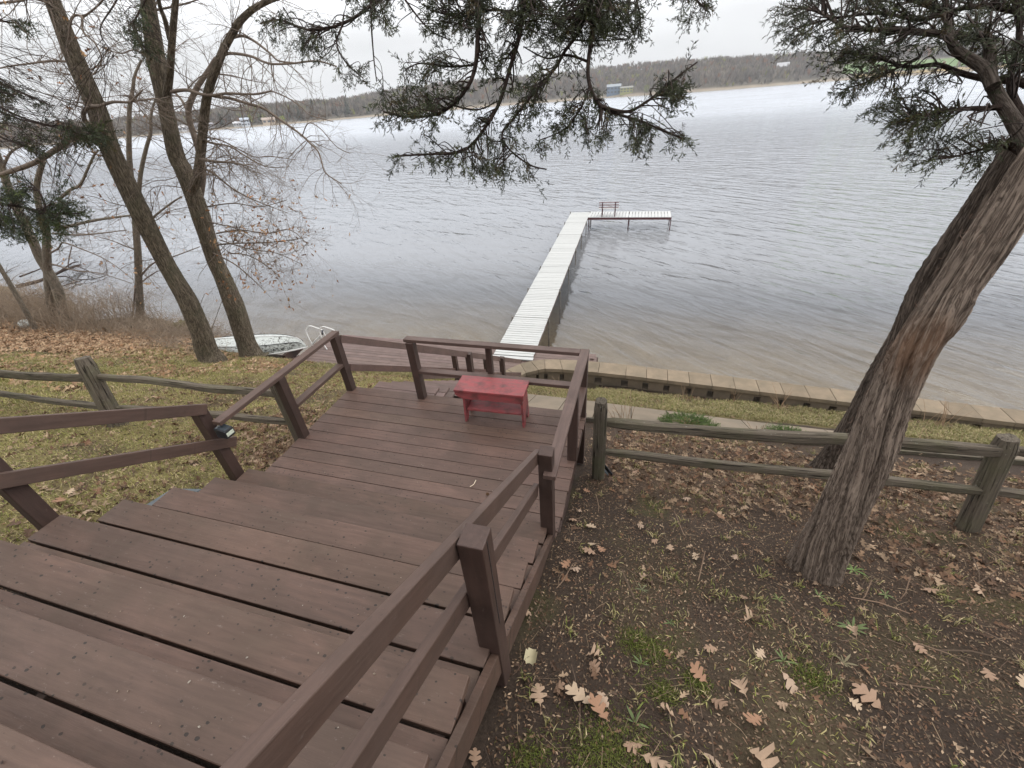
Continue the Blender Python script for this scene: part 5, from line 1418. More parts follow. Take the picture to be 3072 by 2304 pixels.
    slim('twin_tree', 'grey twin trunked tree rising out of the brush at the far left shore', 9.6, [
        ([(228, 1040), (215, 1000), (190, 930), (171, 865), (145, 815), (118, 770), (95, 715), (62, 650), (40, 600), (22, 555), (5, 500), (-20, 440), (-60, 360)], 34, 20),
        ([(170, 1030), (160, 960), (150, 880), (142, 800), (140, 740), (139, 690), (120, 630), (110, 560), (130, 480)], 30, 16),
        ([(165, 690), (220, 675), (290, 660), (360, 650), (400, 645)], 12, 6), ([(160, 700), (230, 705), (300, 700), (380, 690)], 8, 3), ([(150, 760), (175, 745), (190, 728), (240, 745), (300, 770), (350, 800), (400, 840)], 7, 2),
        ([(150, 790), (220, 810), (300, 820), (395, 850)], 6, 2), ([(175, 600), (210, 570), (240, 555), (262, 510), (280, 470), (295, 450)], 11, 6), ([(10, 500), (30, 460), (60, 440), (90, 430)], 10, 5), ([(0, 440), (-10, 400), (20, 360), (0, 300)], 10, 5)], 15, lvp=.05)
    slim('leaning_sapling', 'thin sapling leaning left over the bramble at the left edge', 8.2, [([(105, 985), (75, 930), (40, 870), (5, 810), (-30, 750)], 17, 12)], 10, (.3, .8))
    # ---- cedar at the left: stems with dark green clumps
    b = at_d(-60, 500, 7.0); t = thing('cedar_tree', 'dark green cedar branches reaching in from the left edge in front of the bare trees', 'tree', tuple(b)); stems = []
    for pts, w0, w1, d0, d1 in (([(-160, 250), (-40, 300), (60, 350), (180, 385), (310, 420)], 9, 3, 6.6, 6.9), ([(-160, 230), (-20, 325), (90, 365), (230, 395)], 7, 3, 6.8, 7.0), ([(-160, 600), (-20, 610), (60, 620), (140, 640), (240, 640)], 12, 3, 6.8, 7.2),
                                ([(-160, 30), (-20, 60), (60, 70)], 7, 3, 6.4, 6.6), ([(560, -220), (470, -60), (420, 30), (400, 90), (440, 150), (490, 190)], 8, 3, 6.0, 6.4), ([(-160, 180), (-20, 240), (70, 280), (150, 315)], 8, 3, 6.6, 6.8),
                                ([(420, -150), (350, 0), (300, 90), (340, 160)], 6, 2, 6.2, 6.4), ([(140, 640), (120, 580), (80, 540)], 6, 3, 7.0, 7.0), ([(-160, 330), (0, 410), (80, 440), (100, 445)], 7, 3, 6.8, 7.0)):
        mb = MB(); P = [p-b for p in depth_pts(pts, d0, d1)]; Pp, R = limb(mb, P, w0/2/FPX*d0, w1/2/FPX*d1, 6, 6, .08); mb.build('limb', M_DARKBARK, t); stems.append((Pp+b, R))
    polys = [([(0, 30), (75, 45), (80, 100), (20, 105)], .8), ([(340, 10), (420, 0), (440, 60), (430, 110), (495, 160), (500, 195), (440, 190), (400, 120), (350, 90)], .8), ([(-30, 225), (60, 240), (100, 290), (160, 315), (110, 325), (50, 300), (-30, 300)], 1.0),
             ([(50, 370), (180, 375), (300, 365), (325, 420), (250, 425), (180, 400), (110, 455), (60, 430)], 1.4), ([(20, 560), (60, 530), (100, 560), (110, 620), (170, 575), (200, 600), (255, 635), (200, 660), (180, 700), (90, 705), (-20, 690)], 2.2),
             ([(-100, 320), (50, 340), (50, 440), (-100, 440)], .5)]
    mbt, mbf = MB(), MB(); fill_foliage(mbt, mbf, polys, stems, 26, rg, .25, 1.55, 2.0, dark=(.034, .046, .020), nspr=(2, 5))
    # long bare dead shoots
    for _ in range(120):
        x0, y0 = rg.uniform(-120, 60), rg.uniform(120, 420); L = rg.uniform(80, 330); a = rg.uniform(.0, .75)
        P = [at_d(x0+L*q*cos(a)+rg.normal()*3, y0+L*q*sin(a)+rg.normal()*3+L*.12*q*q, 6.3+rg.uniform(0, .25)) for q in (0, .33, .66, 1)]
        mbt.tube(smooth_path(P, 3), np.linspace(.005, .0018, 10), 3, (.8, .8, .8), False)
    for _ in range(60):
        x0, y0 = rg.uniform(230, 470), rg.uniform(-60, 120); L = rg.uniform(60, 190); a = rg.uniform(.3, 1.1)
        P = [at_d(x0+L*q*cos(a), y0+L*q*sin(a), 6.1+rg.uniform(0, .2)) for q in (0, .33, .66, 1)]
        mbt.tube(smooth_path(P, 3), np.linspace(.005, .0018, 10), 3, (.8, .8, .8), False)
    shift(mbt, b); shift(mbf, b); mbt.build('twigs', M_DARKTWIG, t); mbf.build('foliage', M_NEEDLE, t)
M_OAKTWIG = m_plain('bare_twig', (.165, .130, .105), .85, .3, 30, 0, .15, .001)
build_left_trees()

# ------------------------------------------------------------------ brush, driftwood
def build_brush():
    rg = np.random.default_rng(23); mb = MB()
    def bramble(n, xr, yr, h, L, c=(.9, 1.15)):
        for _ in range(n):
            x, y = rg.uniform(*xr), rg.uniform(*yr); z = float(zt(x, y)); z = max(z, ZW)
            a = rg.uniform(0, 6.28); l = rg.uniform(*L); hh = rg.uniform(*h); g = rg.uniform(*c)
            P = [(x, y, z), (x+cos(a)*l*.3+rg.normal()*.04, y+sin(a)*l*.3, z+hh*.8), (x+cos(a)*l*.65, y+sin(a)*l*.65+rg.normal()*.06, z+hh), (x+cos(a)*l, y+sin(a)*l, z+hh*rg.uniform(.1, .7))]
            P = smooth_path(P, 3); mb.tube(P, np.linspace(.007, .002, len(P)), 3, (g, g*.97, g*.93), False)
            for _ in range(3):
                i = rg.integers(2, len(P)-1); q = rg.normal(size=3)*.22+np.array([0, 0, .1]); mb.tube([P[i], P[i]+q*.6+rg.normal(size=3)*.03, P[i]+q], [.003, .0022, .0015], 3, (g, g, g), False)
    bramble(1100, (-27, -18), (8.2, 11.2), (.3, 1.5), (.5, 1.7))
    bramble(420, (-18.8, -14.5), (8.5, 10.9), (.1, .55), (.3, .9))
    bramble(300, (-15.5, -11.6), (8.7, 10.2), (.06, .30), (.2, .7), (.8, 1.1))
    bramble(120, (-14, -11.3), (7.6, 8.8), (.05, .22), (.1, .35), (.9, 1.2))
    tag(mb.build('bramble_thicket', M_BRUSH), 'tangled leafless brown brush along the left shore', 'brush', kind='stuff')
    # thin saplings in front of the boat and between the oaks
    for i, (pp, lab) in enumerate((([(616, 1062), (624, 1020), (645, 960), (665, 905), (672, 880)], 'thin grey sapling standing between the two oaks in front of the rowboat'),
                                   ([(596, 1010), (606, 960), (600, 920), (615, 880)], 'wispy twiggy sapling touching the right side of the left oak'))):
        b = at_y(pp[0][0], pp[0][1], 8.35); t = thing('sapling', lab, 'sapling', tuple(b)); mb = MB(); P1, R1 = drawn(mb, pp, 3.2, 1.4, 8.35, 4, 0); twigs_along(mb, P1, R1, 12 if i else 3, rg, (.12, .35), .2, 1, 0); shift(mb, b); mb.build('stem', M_OAKTWIG, t)
    # fallen branch lying in the water
    b = at_z(170, 850, ZW); t = thing('fallen_branch', 'dark dead tree branch lying in the shallow water at the left', 'branch', tuple(b)); mb = MB()
    for pp, w0, w1, h in (([(50, 860), (110, 845), (150, 830), (200, 808), (240, 795), (215, 800)], 14, 5, .35), ([(130, 840), (170, 820), (215, 790), (235, 785)], 8, 3, .5), ([(60, 830), (100, 815), (140, 800), (175, 795)], 6, 2, .6),
                          ([(170, 830), (200, 830), (230, 845), (250, 838)], 5, 2, .15), ([(215, 740), (205, 800), (235, 800), (280, 820), (300, 825)], 4, 2, .3), ([(165, 865), (215, 850), (240, 845)], 5, 2, .1), ([(230, 840), (290, 835), (325, 822)], 4, 2, .12)):
        P = []
        for i, (x, y) in enumerate(pp): p = at_z(x, y, ZW+h*(1-.6*i/len(pp))); P.append(p-b)
        mbb = MB(); Pp, R = limb(mbb, P, pxw(w0, P[0]+b), pxw(w1, P[-1]+b), 6, 5, .1); mbb.build('limb', M_DARKBARK, t); twigs_along(mb, Pp, R, 4, rg, (.3, .9), .3, 1, .1)
    mb.build('twigs', M_DARKTWIG, t)
    # tree roots / mossy stump at the waterline
    b = at_z(545, 985, ZW+.1); t = thing('stump', 'mossy dead stump at the waterline left of the oaks', 'stump', tuple(b)); mb = MB()
    for k in range(16):
        a = k*.42; l = rg.uniform(.3, 1.1); mb.tube(smooth_path([(0, 0, .12), (cos(a)*l*.4, sin(a)*l*.3, .14+rg.uniform(-.05, .08)), (cos(a)*l, sin(a)*l*.5, -.1)], 3), np.linspace(.09, .02, 7), 6, (.9, 1.0, .7), True, .2)
    mb.build('roots', M_OAK, t)
    b = at_y(82, 980, 8.6); t = thing('white_rock', 'white flecked grey rock lying in the brush at the far left', 'rock', tuple(b)); mb = MB()
    n_, m_ = 9, 14; V = []
    for i in range(n_):
        for j in range(m_):
            th = pi*i/(n_-1); ph = 2*pi*j/m_; r = .17*(1+.5*(fbm(np.array([cos(ph)*1.5+5]), np.array([sin(ph)*1.5+th]), 3, 3)[0]-.5)); V.append((r*sin(th)*cos(ph)*1.4, r*sin(th)*sin(ph), r*cos(th)*.8+.12))
    mb.add(V, [(i*m_+j, i*m_+(j+1) % m_, (i+1)*m_+(j+1) % m_, (i+1)*m_+j) for i in range(n_-1) for j in range(m_)]); mb.build('body', M_BOAT, t)
build_brush()

# ------------------------------------------------------------------ leaves, grass and litter on the ground
def frame_ok(P, marg=60):
    rel = P-CP; d = rel@_f; x = 1536+FPX*(rel@CR)/np.maximum(d, .05); y = 1152-FPX*(rel@CU)/np.maximum(d, .05)
    return (d > .2) & (x > -marg) & (x < 3072+marg) & (y > -marg) & (y < 2304+marg), d
def clear_of_built(x, y):
    st_ = (x > XL-.02) & (x < XR+.05) & (y < 2.1); ld = (x > -3.39) & (x < -.36) & (y > 2.05) & (y < 3.76)
    ls = (x > -3.3) & (x < -2.33) & (y > 3.7) & (y < 8.3); lw = (x > -9.85) & (x < -.74) & (y > 8.30)
    pa = (x > -2.3) & (y > 5.52) & (y < 6.78); wl = (x > -2.9) & (y > 8.38)
    return ~(st_ | ld | ls | lw | pa | wl)
def sample(n, xr, yr, fn, rg):
    x = rg.uniform(*xr, n); y = rg.uniform(*yr, n); p = fn(x, y)
    k = (rg.uniform(size=n) < p) & clear_of_built(x, y); x, y = x[k], y[k]
    z = zt(x, y); P = np.stack([x, y, z], -1); ok, d = frame_ok(P, 420)
    return P[ok], d[ok]

def build_litter():
    rg = np.random.default_rng(31)
    big = [leaf_shape(1, 7, True, rg) for _ in range(8)]; plain = [leaf_shape(1, 5, False, rg) for _ in range(4)]
    chip = []
    for _ in range(6):
        a = rg.uniform(.3, .5); chip.append((np.array([(-.5, -a*.4, 0), (.1, -a*.5, .05), (.5, a*.1, rg.uniform(0, .3)), (-.1, a*.5, .1)]), np.array([(0, 1, 2, 3)])))
    pal = np.array([(.18, .115, .072), (.23, .16, .105), (.13, .078, .050), (.30, .215, .145), (.16, .09, .055), (.095, .06, .042)])
    pal2 = np.array([(.33, .20, .115), (.29, .185, .115), (.38, .265, .165), (.22, .135, .08), (.42, .30, .195)])
    def put(mb, shapes, P, sc, palette, lift=.012, tl=.5, g=(.7, 1.25)):
        N = len(P); P = P+np.array([0, 0, lift])*rg.uniform(.3, 1.6, N)[:, None]
        scatter(mb, shapes, P, rg.uniform(0, 6.28, N), np.abs(rg.normal(0, tl, N)), rg.uniform(0, 6.28, N), rg.uniform(*sc, N), palette[rg.integers(0, len(palette), N)]*rg.uniform(*g, N)[:, None])
    mb = MB()
    # leaf drifts
    P, d = sample(60000, (-.4, 8), (2.4, 8.4), lambda x, y: litter_zone(x, y)*.40, rg); put(mb, big, P, (.035, .095), pal, tl=.7)
    P, d = sample(26000, (-8, -3.3), (.2, 8.4), lambda x, y: litter_zone(x, y)*.42, rg); put(mb, big, P, (.04, .10), pal, tl=.7)
    P, d = sample(60000, (-26, -8), (3.5, 10.3), lambda x, y: litter_zone(x, y)*.75, rg); put(mb, big, P, (.10, .19), pal2)
    P, d = sample(9000, (-5, -3.35), (2.3, 4.4), lambda x, y: litter_zone(x, y)*.9, rg); put(mb, big, P, (.06, .12), pal)
    # loose leaves everywhere on the right and left slope
    P, d = sample(5200, (-.4, 7), (.2, 5.4), lambda x, y: np.clip(.07+.16*fbm(x*1.3, y*1.3, 3, 3), 0, 1), rg); put(mb, big, P, (.03, .075), pal)
    P, d = sample(12000, (-14, -3.4), (.3, 8.3), lambda x, y: np.clip(.05+.2*fbm(x*1.3, y*1.3, 3, 3), 0, 1), rg); put(mb, big, P, (.05, .11), pal)
    P, d = sample(1500, (-2.3, 8), (5.4, 8.4), lambda x, y: x*0+.5, rg); put(mb, big, P, (.04, .10), pal)
    tag(mb.build('leaf_litter', M_LEAFSTUFF), 'dry brown leaves drifted over the slope', 'leaf litter', kind='stuff')
    mb = MB()
    # crumbs, bits of bark and broken leaf on the bare soil
    P, d = sample(110000, (-.45, 4.6), (.1, 4.8), lambda x, y: .35+.6*fbm(x*2, y*2, 14, 3), rg)
    k = rg.uniform(size=len(P)) < np.clip(3.2/d, .25, 1)**1.5; P = P[k]; put(mb, chip, P, (.006, .024), np.vstack([pal*.8, pal*.4, pal*.5, pal*1.2]), .004, .35)
    P, d = sample(26000, (-9, -3.35), (.1, 6), lambda x, y: .35+.6*fbm(x*2, y*2, 14, 3), rg); put(mb, chip, P, (.015, .045), np.vstack([pal, pal*.5]), .004, .35)
    # needles and short twigs
    tw = []
    for _ in range(6):
        c_ = rg.uniform(-.12, .12); r_ = .010; tw.append((np.array([(-.5, -r_, 0), (-.5, r_, .01), (0, c_-r_, .03), (0, c_+r_, .04), (.5, -r_*.6, .01), (.5, r_*.6, .02)]), np.array([(0, 2, 3, 1), (2, 4, 5, 3)])))
    P, d = sample(9000, (-.45, 5.5), (.1, 5.2), lambda x, y: .3+.7*fbm(x*1.5+3, y*1.5, 15, 3), rg)
    put(mb, tw, P, (.04, .15), np.array([(.13, .09, .065), (.085, .055, .04), (.20, .145, .095), (.06, .04, .03)]), .008, .12)
    P, d = sample(110, (-.45, 5.5), (.1, 5.2), lambda x, y: x*0+1, rg); put(mb, tw, P, (.18, .42), np.array([(.17, .115, .08), (.10, .07, .05)]), .012, .1)
    tag(mb.build('ground_debris', M_LEAFSTUFF), 'crumbled leaves, needles and twigs on the bare soil', 'debris', kind='stuff')

    # grass
    bl = []
    for _ in range(8):
        b = rg.uniform(.1, .9); w = .05; t_ = rg.uniform(-.2, .2)
        bl.append((np.array([(0, -w, 0), (0, w, 0), (b*.3, t_-w*.8, .55), (b*.3, t_+w*.8, .55), (b, t_*2, .9-b*.45)]), np.array([(0, 1, 3), (0, 3, 2), (2, 3, 4)])))
    gp = 1.36*np.array([(.165, .165, .045), (.235, .210, .085), (.115, .135, .032), (.29, .245, .120), (.31, .255, .145), (.20, .18, .062)])
    gd = np.array([(.26, .215, .105), (.32, .26, .145), (.18, .17, .06), (.28, .24, .12), (.14, .155, .045)])
    def grass(mb, n, xr, yr, fn, hr, pal_, tl=.5, clump=None):
        P, d = sample(n, xr, yr, fn, rg)
        N = len(P); scatter(mb, bl, P, rg.uniform(0, 6.28, N), np.abs(rg.normal(0, tl, N)), rg.uniform(0, 6.28, N), rg.uniform(*hr, N), pal_[rg.integers(0, len(pal_), N)]*rg.uniform(.7, 1.25, N)[:, None]*(.8+.5*fbm(P[:, 0]*1.2, P[:, 1]*1.2, 2, 3))[:, None])
    mb = MB()
    grass(mb, 110000, (-8.5, -3.4), (.1, 8.3), grass_zone, (.025, .06), gp, .75)
    grass(mb, 100000, (-15, -8.5), (1.0, 8.8), grass_zone, (.035, .085), gp, .75)
    grass(mb, 70000, (-2.2, 8), (6.7, 8.4), grass_zone, (.04, .10), gd, .6)
    grass(mb, 14000, (-10, -3.2), (7.4, 8.32), lambda x, y: x*0+.9, (.05, .12), gd, .5)
    grass(mb, 60000, (-.4, 6.5), (.2, 5.5), grass_zone, (.02, .055), gp, .7)
    # sparse tufts on the soil
    cx = rg.uniform(-.35, 6, 420); cy = rg.uniform(.25, 5.3, 420)
    Q = np.stack([np.repeat(cx, 16)+rg.normal(0, .022, 6720), np.repeat(cy, 16)+rg.normal(0, .022, 6720)], -1)
    k = clear_of_built(Q[:, 0], Q[:, 1]); Q = Q[k]; P = np.stack([Q[:, 0], Q[:, 1], zt(Q[:, 0], Q[:, 1])-.003], -1); N = len(P)
    scatter(mb, bl, P, rg.uniform(0, 6.28, N), np.abs(rg.normal(0, .6, N)), rg.uniform(0, 6.28, N), rg.uniform(.025, .085, N), np.vstack([gp, gd])[rg.integers(0, 11, N)]*rg.uniform(.6, 1.1, N)[:, None])
    tag(mb.build('grass', M_GRASS), 'short yellow green spring grass on the slope', 'grass', kind='stuff')
    # moss cushions
    mb = MB(); P, d = sample(90000, (-.4, 4), (.15, 4), lambda x, y: np.clip(fbm(x*2.2+50, y*2.2, 66, 3)*5-3.2, 0, 1)*.4, rg); N = len(P)
    scatter(mb, bl, P, rg.uniform(0, 6.28, N), np.abs(rg.normal(0, .5, N)), rg.uniform(0, 6.28, N), rg.uniform(.010, .024, N), np.array([(.09, .11, .018), (.12, .135, .025), (.06, .08, .014)])[rg.integers(0, 3, N)]*rg.uniform(.7, 1.2, N)[:, None])
    for (px, py, s_) in ((1860, 2240, .22), (1790, 2280, .16), (1960, 1960, .13), (1900, 1920, .10), (2430, 2030, .12), (1990, 2080, .09), (2090, 2050, .08), (1590, 2280, .1)):
        c_ = ground_at(px, py); m = int(9000*s_); Q = c_[:2]+rg.normal(0, s_*.45, (m, 2)); P = np.stack([Q[:, 0], Q[:, 1], zt(Q[:, 0], Q[:, 1])], -1); N = len(P)
        scatter(mb, bl, P, rg.uniform(0, 6.28, N), np.abs(rg.normal(0, .5, N)), rg.uniform(0, 6.28, N), rg.uniform(.012, .030, N), np.array([(.10, .12, .018), (.13, .145, .026), (.07, .09, .014)])[rg.integers(0, 3, N)]*rg.uniform(.7, 1.2, N)[:, None])
    tag(mb.build('moss', M_GRASS), 'bright green moss patches on the dark soil', 'moss', kind='stuff')

def ground_at(px, py):
    d = ray(px, py); ts = np.linspace(.6, 40, 6000); P = CP+d[None]*ts[:, None]; z = zt(P[:, 0], P[:, 1]); k = np.where(P[:, 2] < z)[0]
    return P[k[0]] if len(k) else P[-1]

def build_oak_leaves():
    rg = np.random.default_rng(77); protos = []
    cols = ((.35, .245, .17), (.29, .19, .13), (.40, .30, .21), (.28, .16, .10), (.36, .26, .19))
    for i in range(7):
        V, F = leaf_shape(1, 15, True, rg); stem = smooth_path([(-.5, 0, 0), (-.62, .02, .01), (-.72, .05, 0)], 3)
        mb = MB(); mb.add(V, F, cols[i % 5], V, True); mb.tube(stem, [.012]*7, 4, (.3, .18, .12), False)
        o = mb.build('fallen_oak_leaf', M_LITTER); protos.append(o)
    P = [(1580, 1837, .10), (1769, 1661, .13), (1776, 1640, .10), (1802, 1655, .09), (1918, 1582, .09), (1931, 1740, .10), (1964, 1629, .08), (2010, 1650, .09), (1719, 1564, .10), (1774, 1587, .12), (1700, 1700, .10), (1722, 1712, .10),
         (1778, 1976, .10), (1783, 2012, .11), (1617, 2092, .13), (1672, 2071, .09), (1737, 2098, .17), (1793, 2138, .15), (1811, 2105, .10), (1996, 2142, .10), (1899, 2244, .10), (1964, 2290, .14), (1427, 2281, .08), (2083, 1675, .09),
         (2233, 1642, .07), (2205, 1675, .10), (2247, 1865, .12), (2226, 1798, .08), (2441, 1754, .07), (2131, 1953, .09), (2277, 1967, .08), (2090, 2029, .12), (2367, 2059, .14), (2219, 2068, .11), (2150, 2115, .11), (2344, 2119, .06),
         (2599, 2096, .16), (2557, 2117, .07), (2256, 2170, .12), (2131, 2281, .10), (2275, 2288, .14), (2789, 1777, .11), (2932, 1777, .12), (2955, 2027, .09), (3062, 2050, .12), (188, 1512, .16), (268, 1539, .12), (160, 1545, .10), (778, 1368, .12),
         (780, 1392, .13), (815, 1362, .10), (220, 1480, .10), (2160, 1560, .10), (2060, 1500, .10), (2320, 1545, .10), (1905, 1420, .09), (2700, 1480, .11), (2830, 1500, .10), (2900, 1470, .09), (1760, 1480, .09), (1740, 1535, .08), (2560, 1900, .08), (2750, 1950, .09), (2890, 1640, .10)]
    zones = {'A': 'between landing and stair railing', 'B': 'right of the large railing post', 'C': 'in the bottom middle of the soil',
             'D': 'on the lower right soil', 'E': 'on soil around the leaning cedar', 'F': 'on grass beside the stairs'}
    def zone(x, y): return 'F' if x < 900 else ('A' if x < 2050 else 'E') if y < 1900 else 'B' if x < 1850 else 'C' if x < 2300 else 'D'
    ords = ['leftmost', 'second', 'third', 'fourth', 'fifth', 'sixth', 'seventh', 'eighth', 'ninth', 'tenth', 'eleventh', 'twelfth', 'thirteenth', 'fourteenth', 'fifteenth', 'sixteenth', 'seventeenth', 'eighteenth', 'nineteenth', 'twentieth', 'last']
    rank = {}
    for z_ in zones:
        for r_, q in enumerate(sorted([q for q in P if zone(q[0], q[1]) == z_])): rank[q] = (z_, r_)
    for i, (px, py, s_) in enumerate(P):
        src = protos[i % 7]; o = src if i < 7 else src.copy()
        if i >= 7: COL.objects.link(o)
        g = ground_at(px, py); o.location = (g[0], g[1], float(zt(g[0], g[1]))+.02+.1*s_)
        o.rotation_euler = (rg.normal()*.28-.38, rg.normal()*.28, rg.uniform(0, 6.28)); o.rotation_mode = 'ZYX'
        o.scale = (s_*.9, s_*.9*rg.uniform(.8, 1.05), s_*.9*rg.uniform(.8, 1.9)); z_, r_ = rank[(px, py, s_)]
        lab = ('large ' if s_ > .125 else 'small ' if s_ < .085 else '')+'oak leaf, '+ords[min(r_, 20)]+(' from the left ' if r_ else ' ')+zones[z_]
        tag(o, lab, 'leaf', 'fallen oak leaves')

def build_small_plants():
    rg = np.random.default_rng(5)
    def weed(px, py, s_, lab, n=9, col=(.10, .19, .05)):
        s_ *= .8; col = (col[0]*.95, col[1]*.66, col[2]*.9)
        g = ground_at(px, py); t = thing('weed', lab, 'weed', tuple(g), 0, 'green weeds on the soil'); mb = MB()
        for k in range(n):
            a = k*2.4+rg.uniform(-.3, .3); L = s_*rg.uniform(.6, 1.1); c_, s2 = cos(a), sin(a); w = L*.085
            V = [];
            for q in (0, .3, .6, .85, 1): ww = w*sin(pi*min(1, q*.9+.08)); z = L*(.55*q-.35*q*q)+.004; V += [(c_*L*q-s2*ww, s2*L*q+c_*ww, z), (c_*L*q+s2*ww, s2*L*q-c_*ww, z)]
            mb.add(V, [(2*i, 2*i+1, 2*i+3, 2*i+2) for i in range(4)], np.array(col)*rg.uniform(.8, 1.25), None, True)
        mb.build('leaves', M_GRASS, t)
    weed(2556, 1888, .11, 'largest green weed on the soil, below and right of the cedar trunk', 11)
    weed(2335, 1800, .07, 'small narrow leaved weed on the soil just below the leaning cedar', 7, (.12, .20, .05)); weed(2350, 1985, .08, 'green weed beside the curled leaf in the middle of the soil slope', 8)
    weed(2560, 1710, .10, 'bright green weed against the right side of the cedar base', 10, (.11, .24, .05)); weed(2455, 1790, .07, 'tiny green weed under the foot of the leaning cedar', 7, (.12, .22, .06)); weed(2655, 1785, .07, 'green sprig right of the cedar on the leafy soil', 8)
    weed(1925, 1770, .07, 'small thin weed in the upper middle of the soil beside the stairs', 6, (.12, .18, .07)); weed(1925, 1995, .07, 'little green weed above the large pair of oak leaves', 7); weed(1905, 2170, .09, 'green weed near the bottom of the soil slope, left of the mossy patch', 8)
    weed(2530, 1990, .08, 'pale green weed in the lower middle of the soil', 7, (.17, .21, .09)); weed(2010, 1870, .06, 'small green weed by the bright moss patch', 6, (.10, .20, .05))
    # round dried leaf
    g = ground_at(1593, 1976); t = thing('dried_leaf', 'round pale curled leaf lying on the soil right of the big railing post', 'leaf', tuple(g+np.array([0, 0, .015]))); V = []
    for i in range(7):
        for j in range(7):
            u, v = (i-3)/3, (j-3)/3; k = math.sqrt(max(0, 1-min(1, u*u*.5+v*v*.5))); V.append((u*.032, v*.04, .02*(u*u)+.004*v))
    mb = MB(); keep = [(i*7+j, i*7+j+1, (i+1)*7+j+1, (i+1)*7+j) for i in range(6) for j in range(6) if (i-2.5)**2+(j-2.5)**2 < 10.5]; mb.add(V, keep, (.42, .37, .24), None, True); mb.build('blade', M_LITTER, t)
    # low junipers beside the path
    for px, py, w, lab in ((2062, 1278, .40, 'low green shrub beside the paved path, left of the other small shrub'), (2352, 1316, .26, 'smaller low green shrub spilling onto the path, nearer the leaning cedar'), (1870, 1130, .0, '')):
        if w == 0: continue
        g = ground_at(px, py); t = thing('shrub', lab, 'shrub', tuple(g), 0, 'low shrubs by the path'); mb = MB(); mt = MB(); PP = []; DD = []; SS = []
        for k in range(int(420*w/.3)):
            a = rg.uniform(0, 6.28); r_ = w*rg.uniform(0, 1)**.6; z = .13*(1-(r_/w)**2)*rg.uniform(.4, 1.2)+.02
            PP.append((cos(a)*r_, sin(a)*r_*.62, z-.45*sin(a)*r_*.62)); DD.append((cos(a), sin(a), .9)); SS.append(rg.uniform(.45, .8))
            if k % 9 == 0: mt.tube([(0, 0, 0), (cos(a)*r_*.5, sin(a)*r_*.3, z), (cos(a)*r_, sin(a)*r_*.62, z-.45*sin(a)*r_*.62)], [.006, .004, .002], 4, (1, .8, .6), False)
        place_sprays(mb, PP, DD, SS, np.array([(.105, .165, .045)])*rg.uniform(.55, 1.3, (len(PP), 1))); mb.build('foliage', M_NEEDLE, t); mt.build('stems', M_BRUSH, t)
    # dry stalks
    def stalks(x, y, n, h, spread, lab):
        z = float(zt(x, y)); t = thing('dry_stalks', lab, 'stalks', (x, y, z), 0, 'clumps of dry stalks'); mb = MB()
        for _ in range(n):
            a = rg.uniform(0, 6.28); l = rg.uniform(.2, 1)*spread; hh = h*rg.uniform(.55, 1.05); bx, by = rg.normal()*.05*spread/.2, rg.normal()*.03
            P = [(bx, by, -.03), (bx+cos(a)*l*.4, by+sin(a)*l*.4, hh*.55), (bx+cos(a)*l, by+sin(a)*l, hh)]
            mb.tube(smooth_path(P, 3), np.linspace(.0045, .0022, 7), 4, np.array((1.15, 1.0, .85))*rg.uniform(.8, 1.15), False)
        mb.build('stems', M_BRUSH, t)
    stalks(-1.35, 8.15, 9, .55, .22, 'thin dry stalks standing in the curve of the seawall'); stalks(3.05, 7.95, 13, .50, .30, 'tall dry stalk clump at the seawall left of the cedar trunk')
    stalks(1.35, 7.95, 7, .42, .18, 'dry stalks against the seawall above the low shrub'); stalks(5.6, 7.75, 14, .45, .35, 'dry stalk clump at the seawall right of the cedar trunk')
    stalks(.05, 5.5, 14, .52, .28, 'row of thin dark stalks behind the first right fence post'); stalks(1.95, 5.55, 6, .35, .2, 'short dark stalks in front of the path between the two shrubs'); stalks(4.3, 5.9, 9, .36, .35, 'short dark stalks on the path right of the cedar trunk')
    stalks(-1.1, 7.2, 16, .33, .5, 'pale dry stems behind the red bench'); stalks(2.25, 8.0, 5, .45, .15, 'single thin dry plant leaning at the seawall')
    # bits on the deck
    mb = MB()
    sh = [leaf_shape(1, 5, False, rg) for _ in range(4)]
    N = 80; xs = rg.uniform(-3.3, -.5, N); ys = rg.uniform(2.1, 3.6, N); P = np.stack([xs, ys, xs*0+.004], -1)
    k2 = 90; kk = rg.integers(3, 10, k2); xs2 = rg.uniform(-3.2, -.6, k2); ys2 = Y1-(kk-1)*RUN-rg.uniform(.01, .17, k2); P2 = np.stack([xs2, ys2, RISE*kk+.004], -1)
    P = np.vstack([P, P2]); N = len(P); scatter(mb, sh, P, rg.uniform(0, 6.28, N), rg.normal(0, .15, N), rg.uniform(0, 6.28, N), rg.uniform(.004, .011, N), np.array([(.25, .20, .155), (.20, .14, .10), (.05, .035, .03), (.28, .25, .21)])[rg.integers(0, 4, N)])
    tag(mb.build('deck_debris', M_LEAFSTUFF), 'tiny seeds and leaf scraps scattered on the brown boards', 'debris', kind='stuff')
    p = at_z(1463, 1486, 0.012); t = thing('seed_cone', 'small brown cone lying on the landing beside the stair handrail', 'cone', tuple(p)); mb = MB()
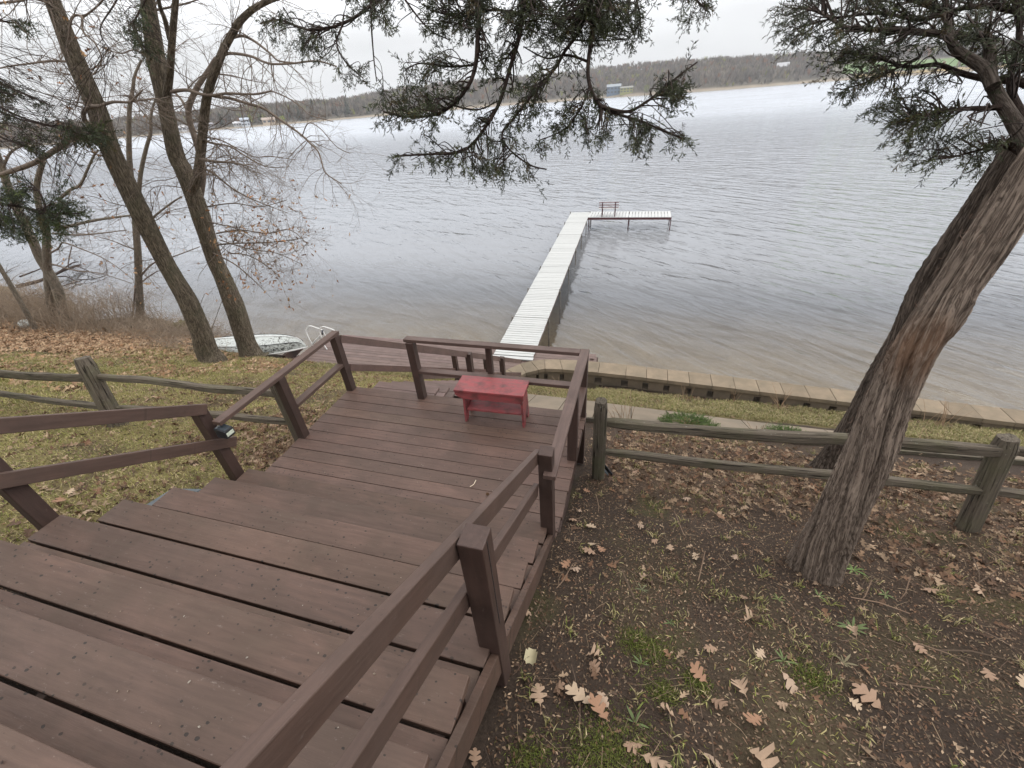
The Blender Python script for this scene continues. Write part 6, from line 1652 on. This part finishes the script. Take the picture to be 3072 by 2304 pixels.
    for k in range(40):
        z = k/40*.03; a = k*2.4; r_ = .014*sin(pi*(.12+.8*k/40)); mb.add([(0, 0, z), (cos(a-.4)*r_, sin(a-.4)*r_, z+.002), (cos(a)*r_*1.25, sin(a)*r_*1.25, z+.004), (cos(a+.4)*r_, sin(a+.4)*r_, z+.002)], [(0, 1, 2, 3)])
    mb.build('scales', M_CONE, t)
    a = at_z(1410, 1460, .006); b = at_z(1420, 1452, .01); c_ = at_z(1428, 1440, .006); t = thing('twig', 'small curled pale twig lying on the landing boards', 'twig', tuple(a)); mb = MB(); mb.tube(smooth_path([a-a, b-a+np.array([.004, -.004, 0]), c_-a], 5), [.0028]*11, 5, (.95, .8, .62), False); mb.build('stem', M_TWIG, t)
    # black stake by the first right fence post, grey stone beside the steps
    g = ground_at(1830, 1425); t = thing('metal_stake', 'short black angled stake leaning against the base of the first right fence post', 'stake', tuple(g)); mb = MB(); mb.beam((-.10, .02, .16), (.05, -.02, -.02), .012, .035, c=(.6, .6, .6)); mb.build('bar', M_DARKMETAL, t); mb = MB(); mb.beam((-.11, .0, .12), (.0, -.02, .0), .03, .01); mb.build('plate', M_STONE, t)
    g = at_z(505, 1512, .50); t = thing('paving_stone', 'flat blue grey stone on the ground beside the left edge of the stairs', 'stone', (-3.52, 1.50, .36)); mb = MB(); mb.box(-.14, .14, -.16, .16, -.05, .012, (1, 1, 1), xf((0, 0, 0), .2, 0, -.3)); mb.build('slab', M_STONE, t, .01)
build_litter(); build_oak_leaves(); build_small_plants()

# ------------------------------------------------------------------ damp air over the lake
def build_haze():
    m = bpy.data.materials.new('haze'); m.use_nodes = True; n = m.node_tree.nodes; l = m.node_tree.links; n.clear()
    o = n.new('ShaderNodeOutputMaterial'); v = n.new('ShaderNodeVolumePrincipled'); v.inputs['Density'].default_value = .00022
    v.inputs['Color'].default_value = (.93, .95, 1.0, 1); v.inputs['Anisotropy'].default_value = .2
    l.new(v.outputs[0], o.inputs['Volume'])
    mb = MB(); mb.box(-1600, 1600, -60, 2200, -14, 75); tag(mb.build('haze', m), kind='stuff')
build_haze()
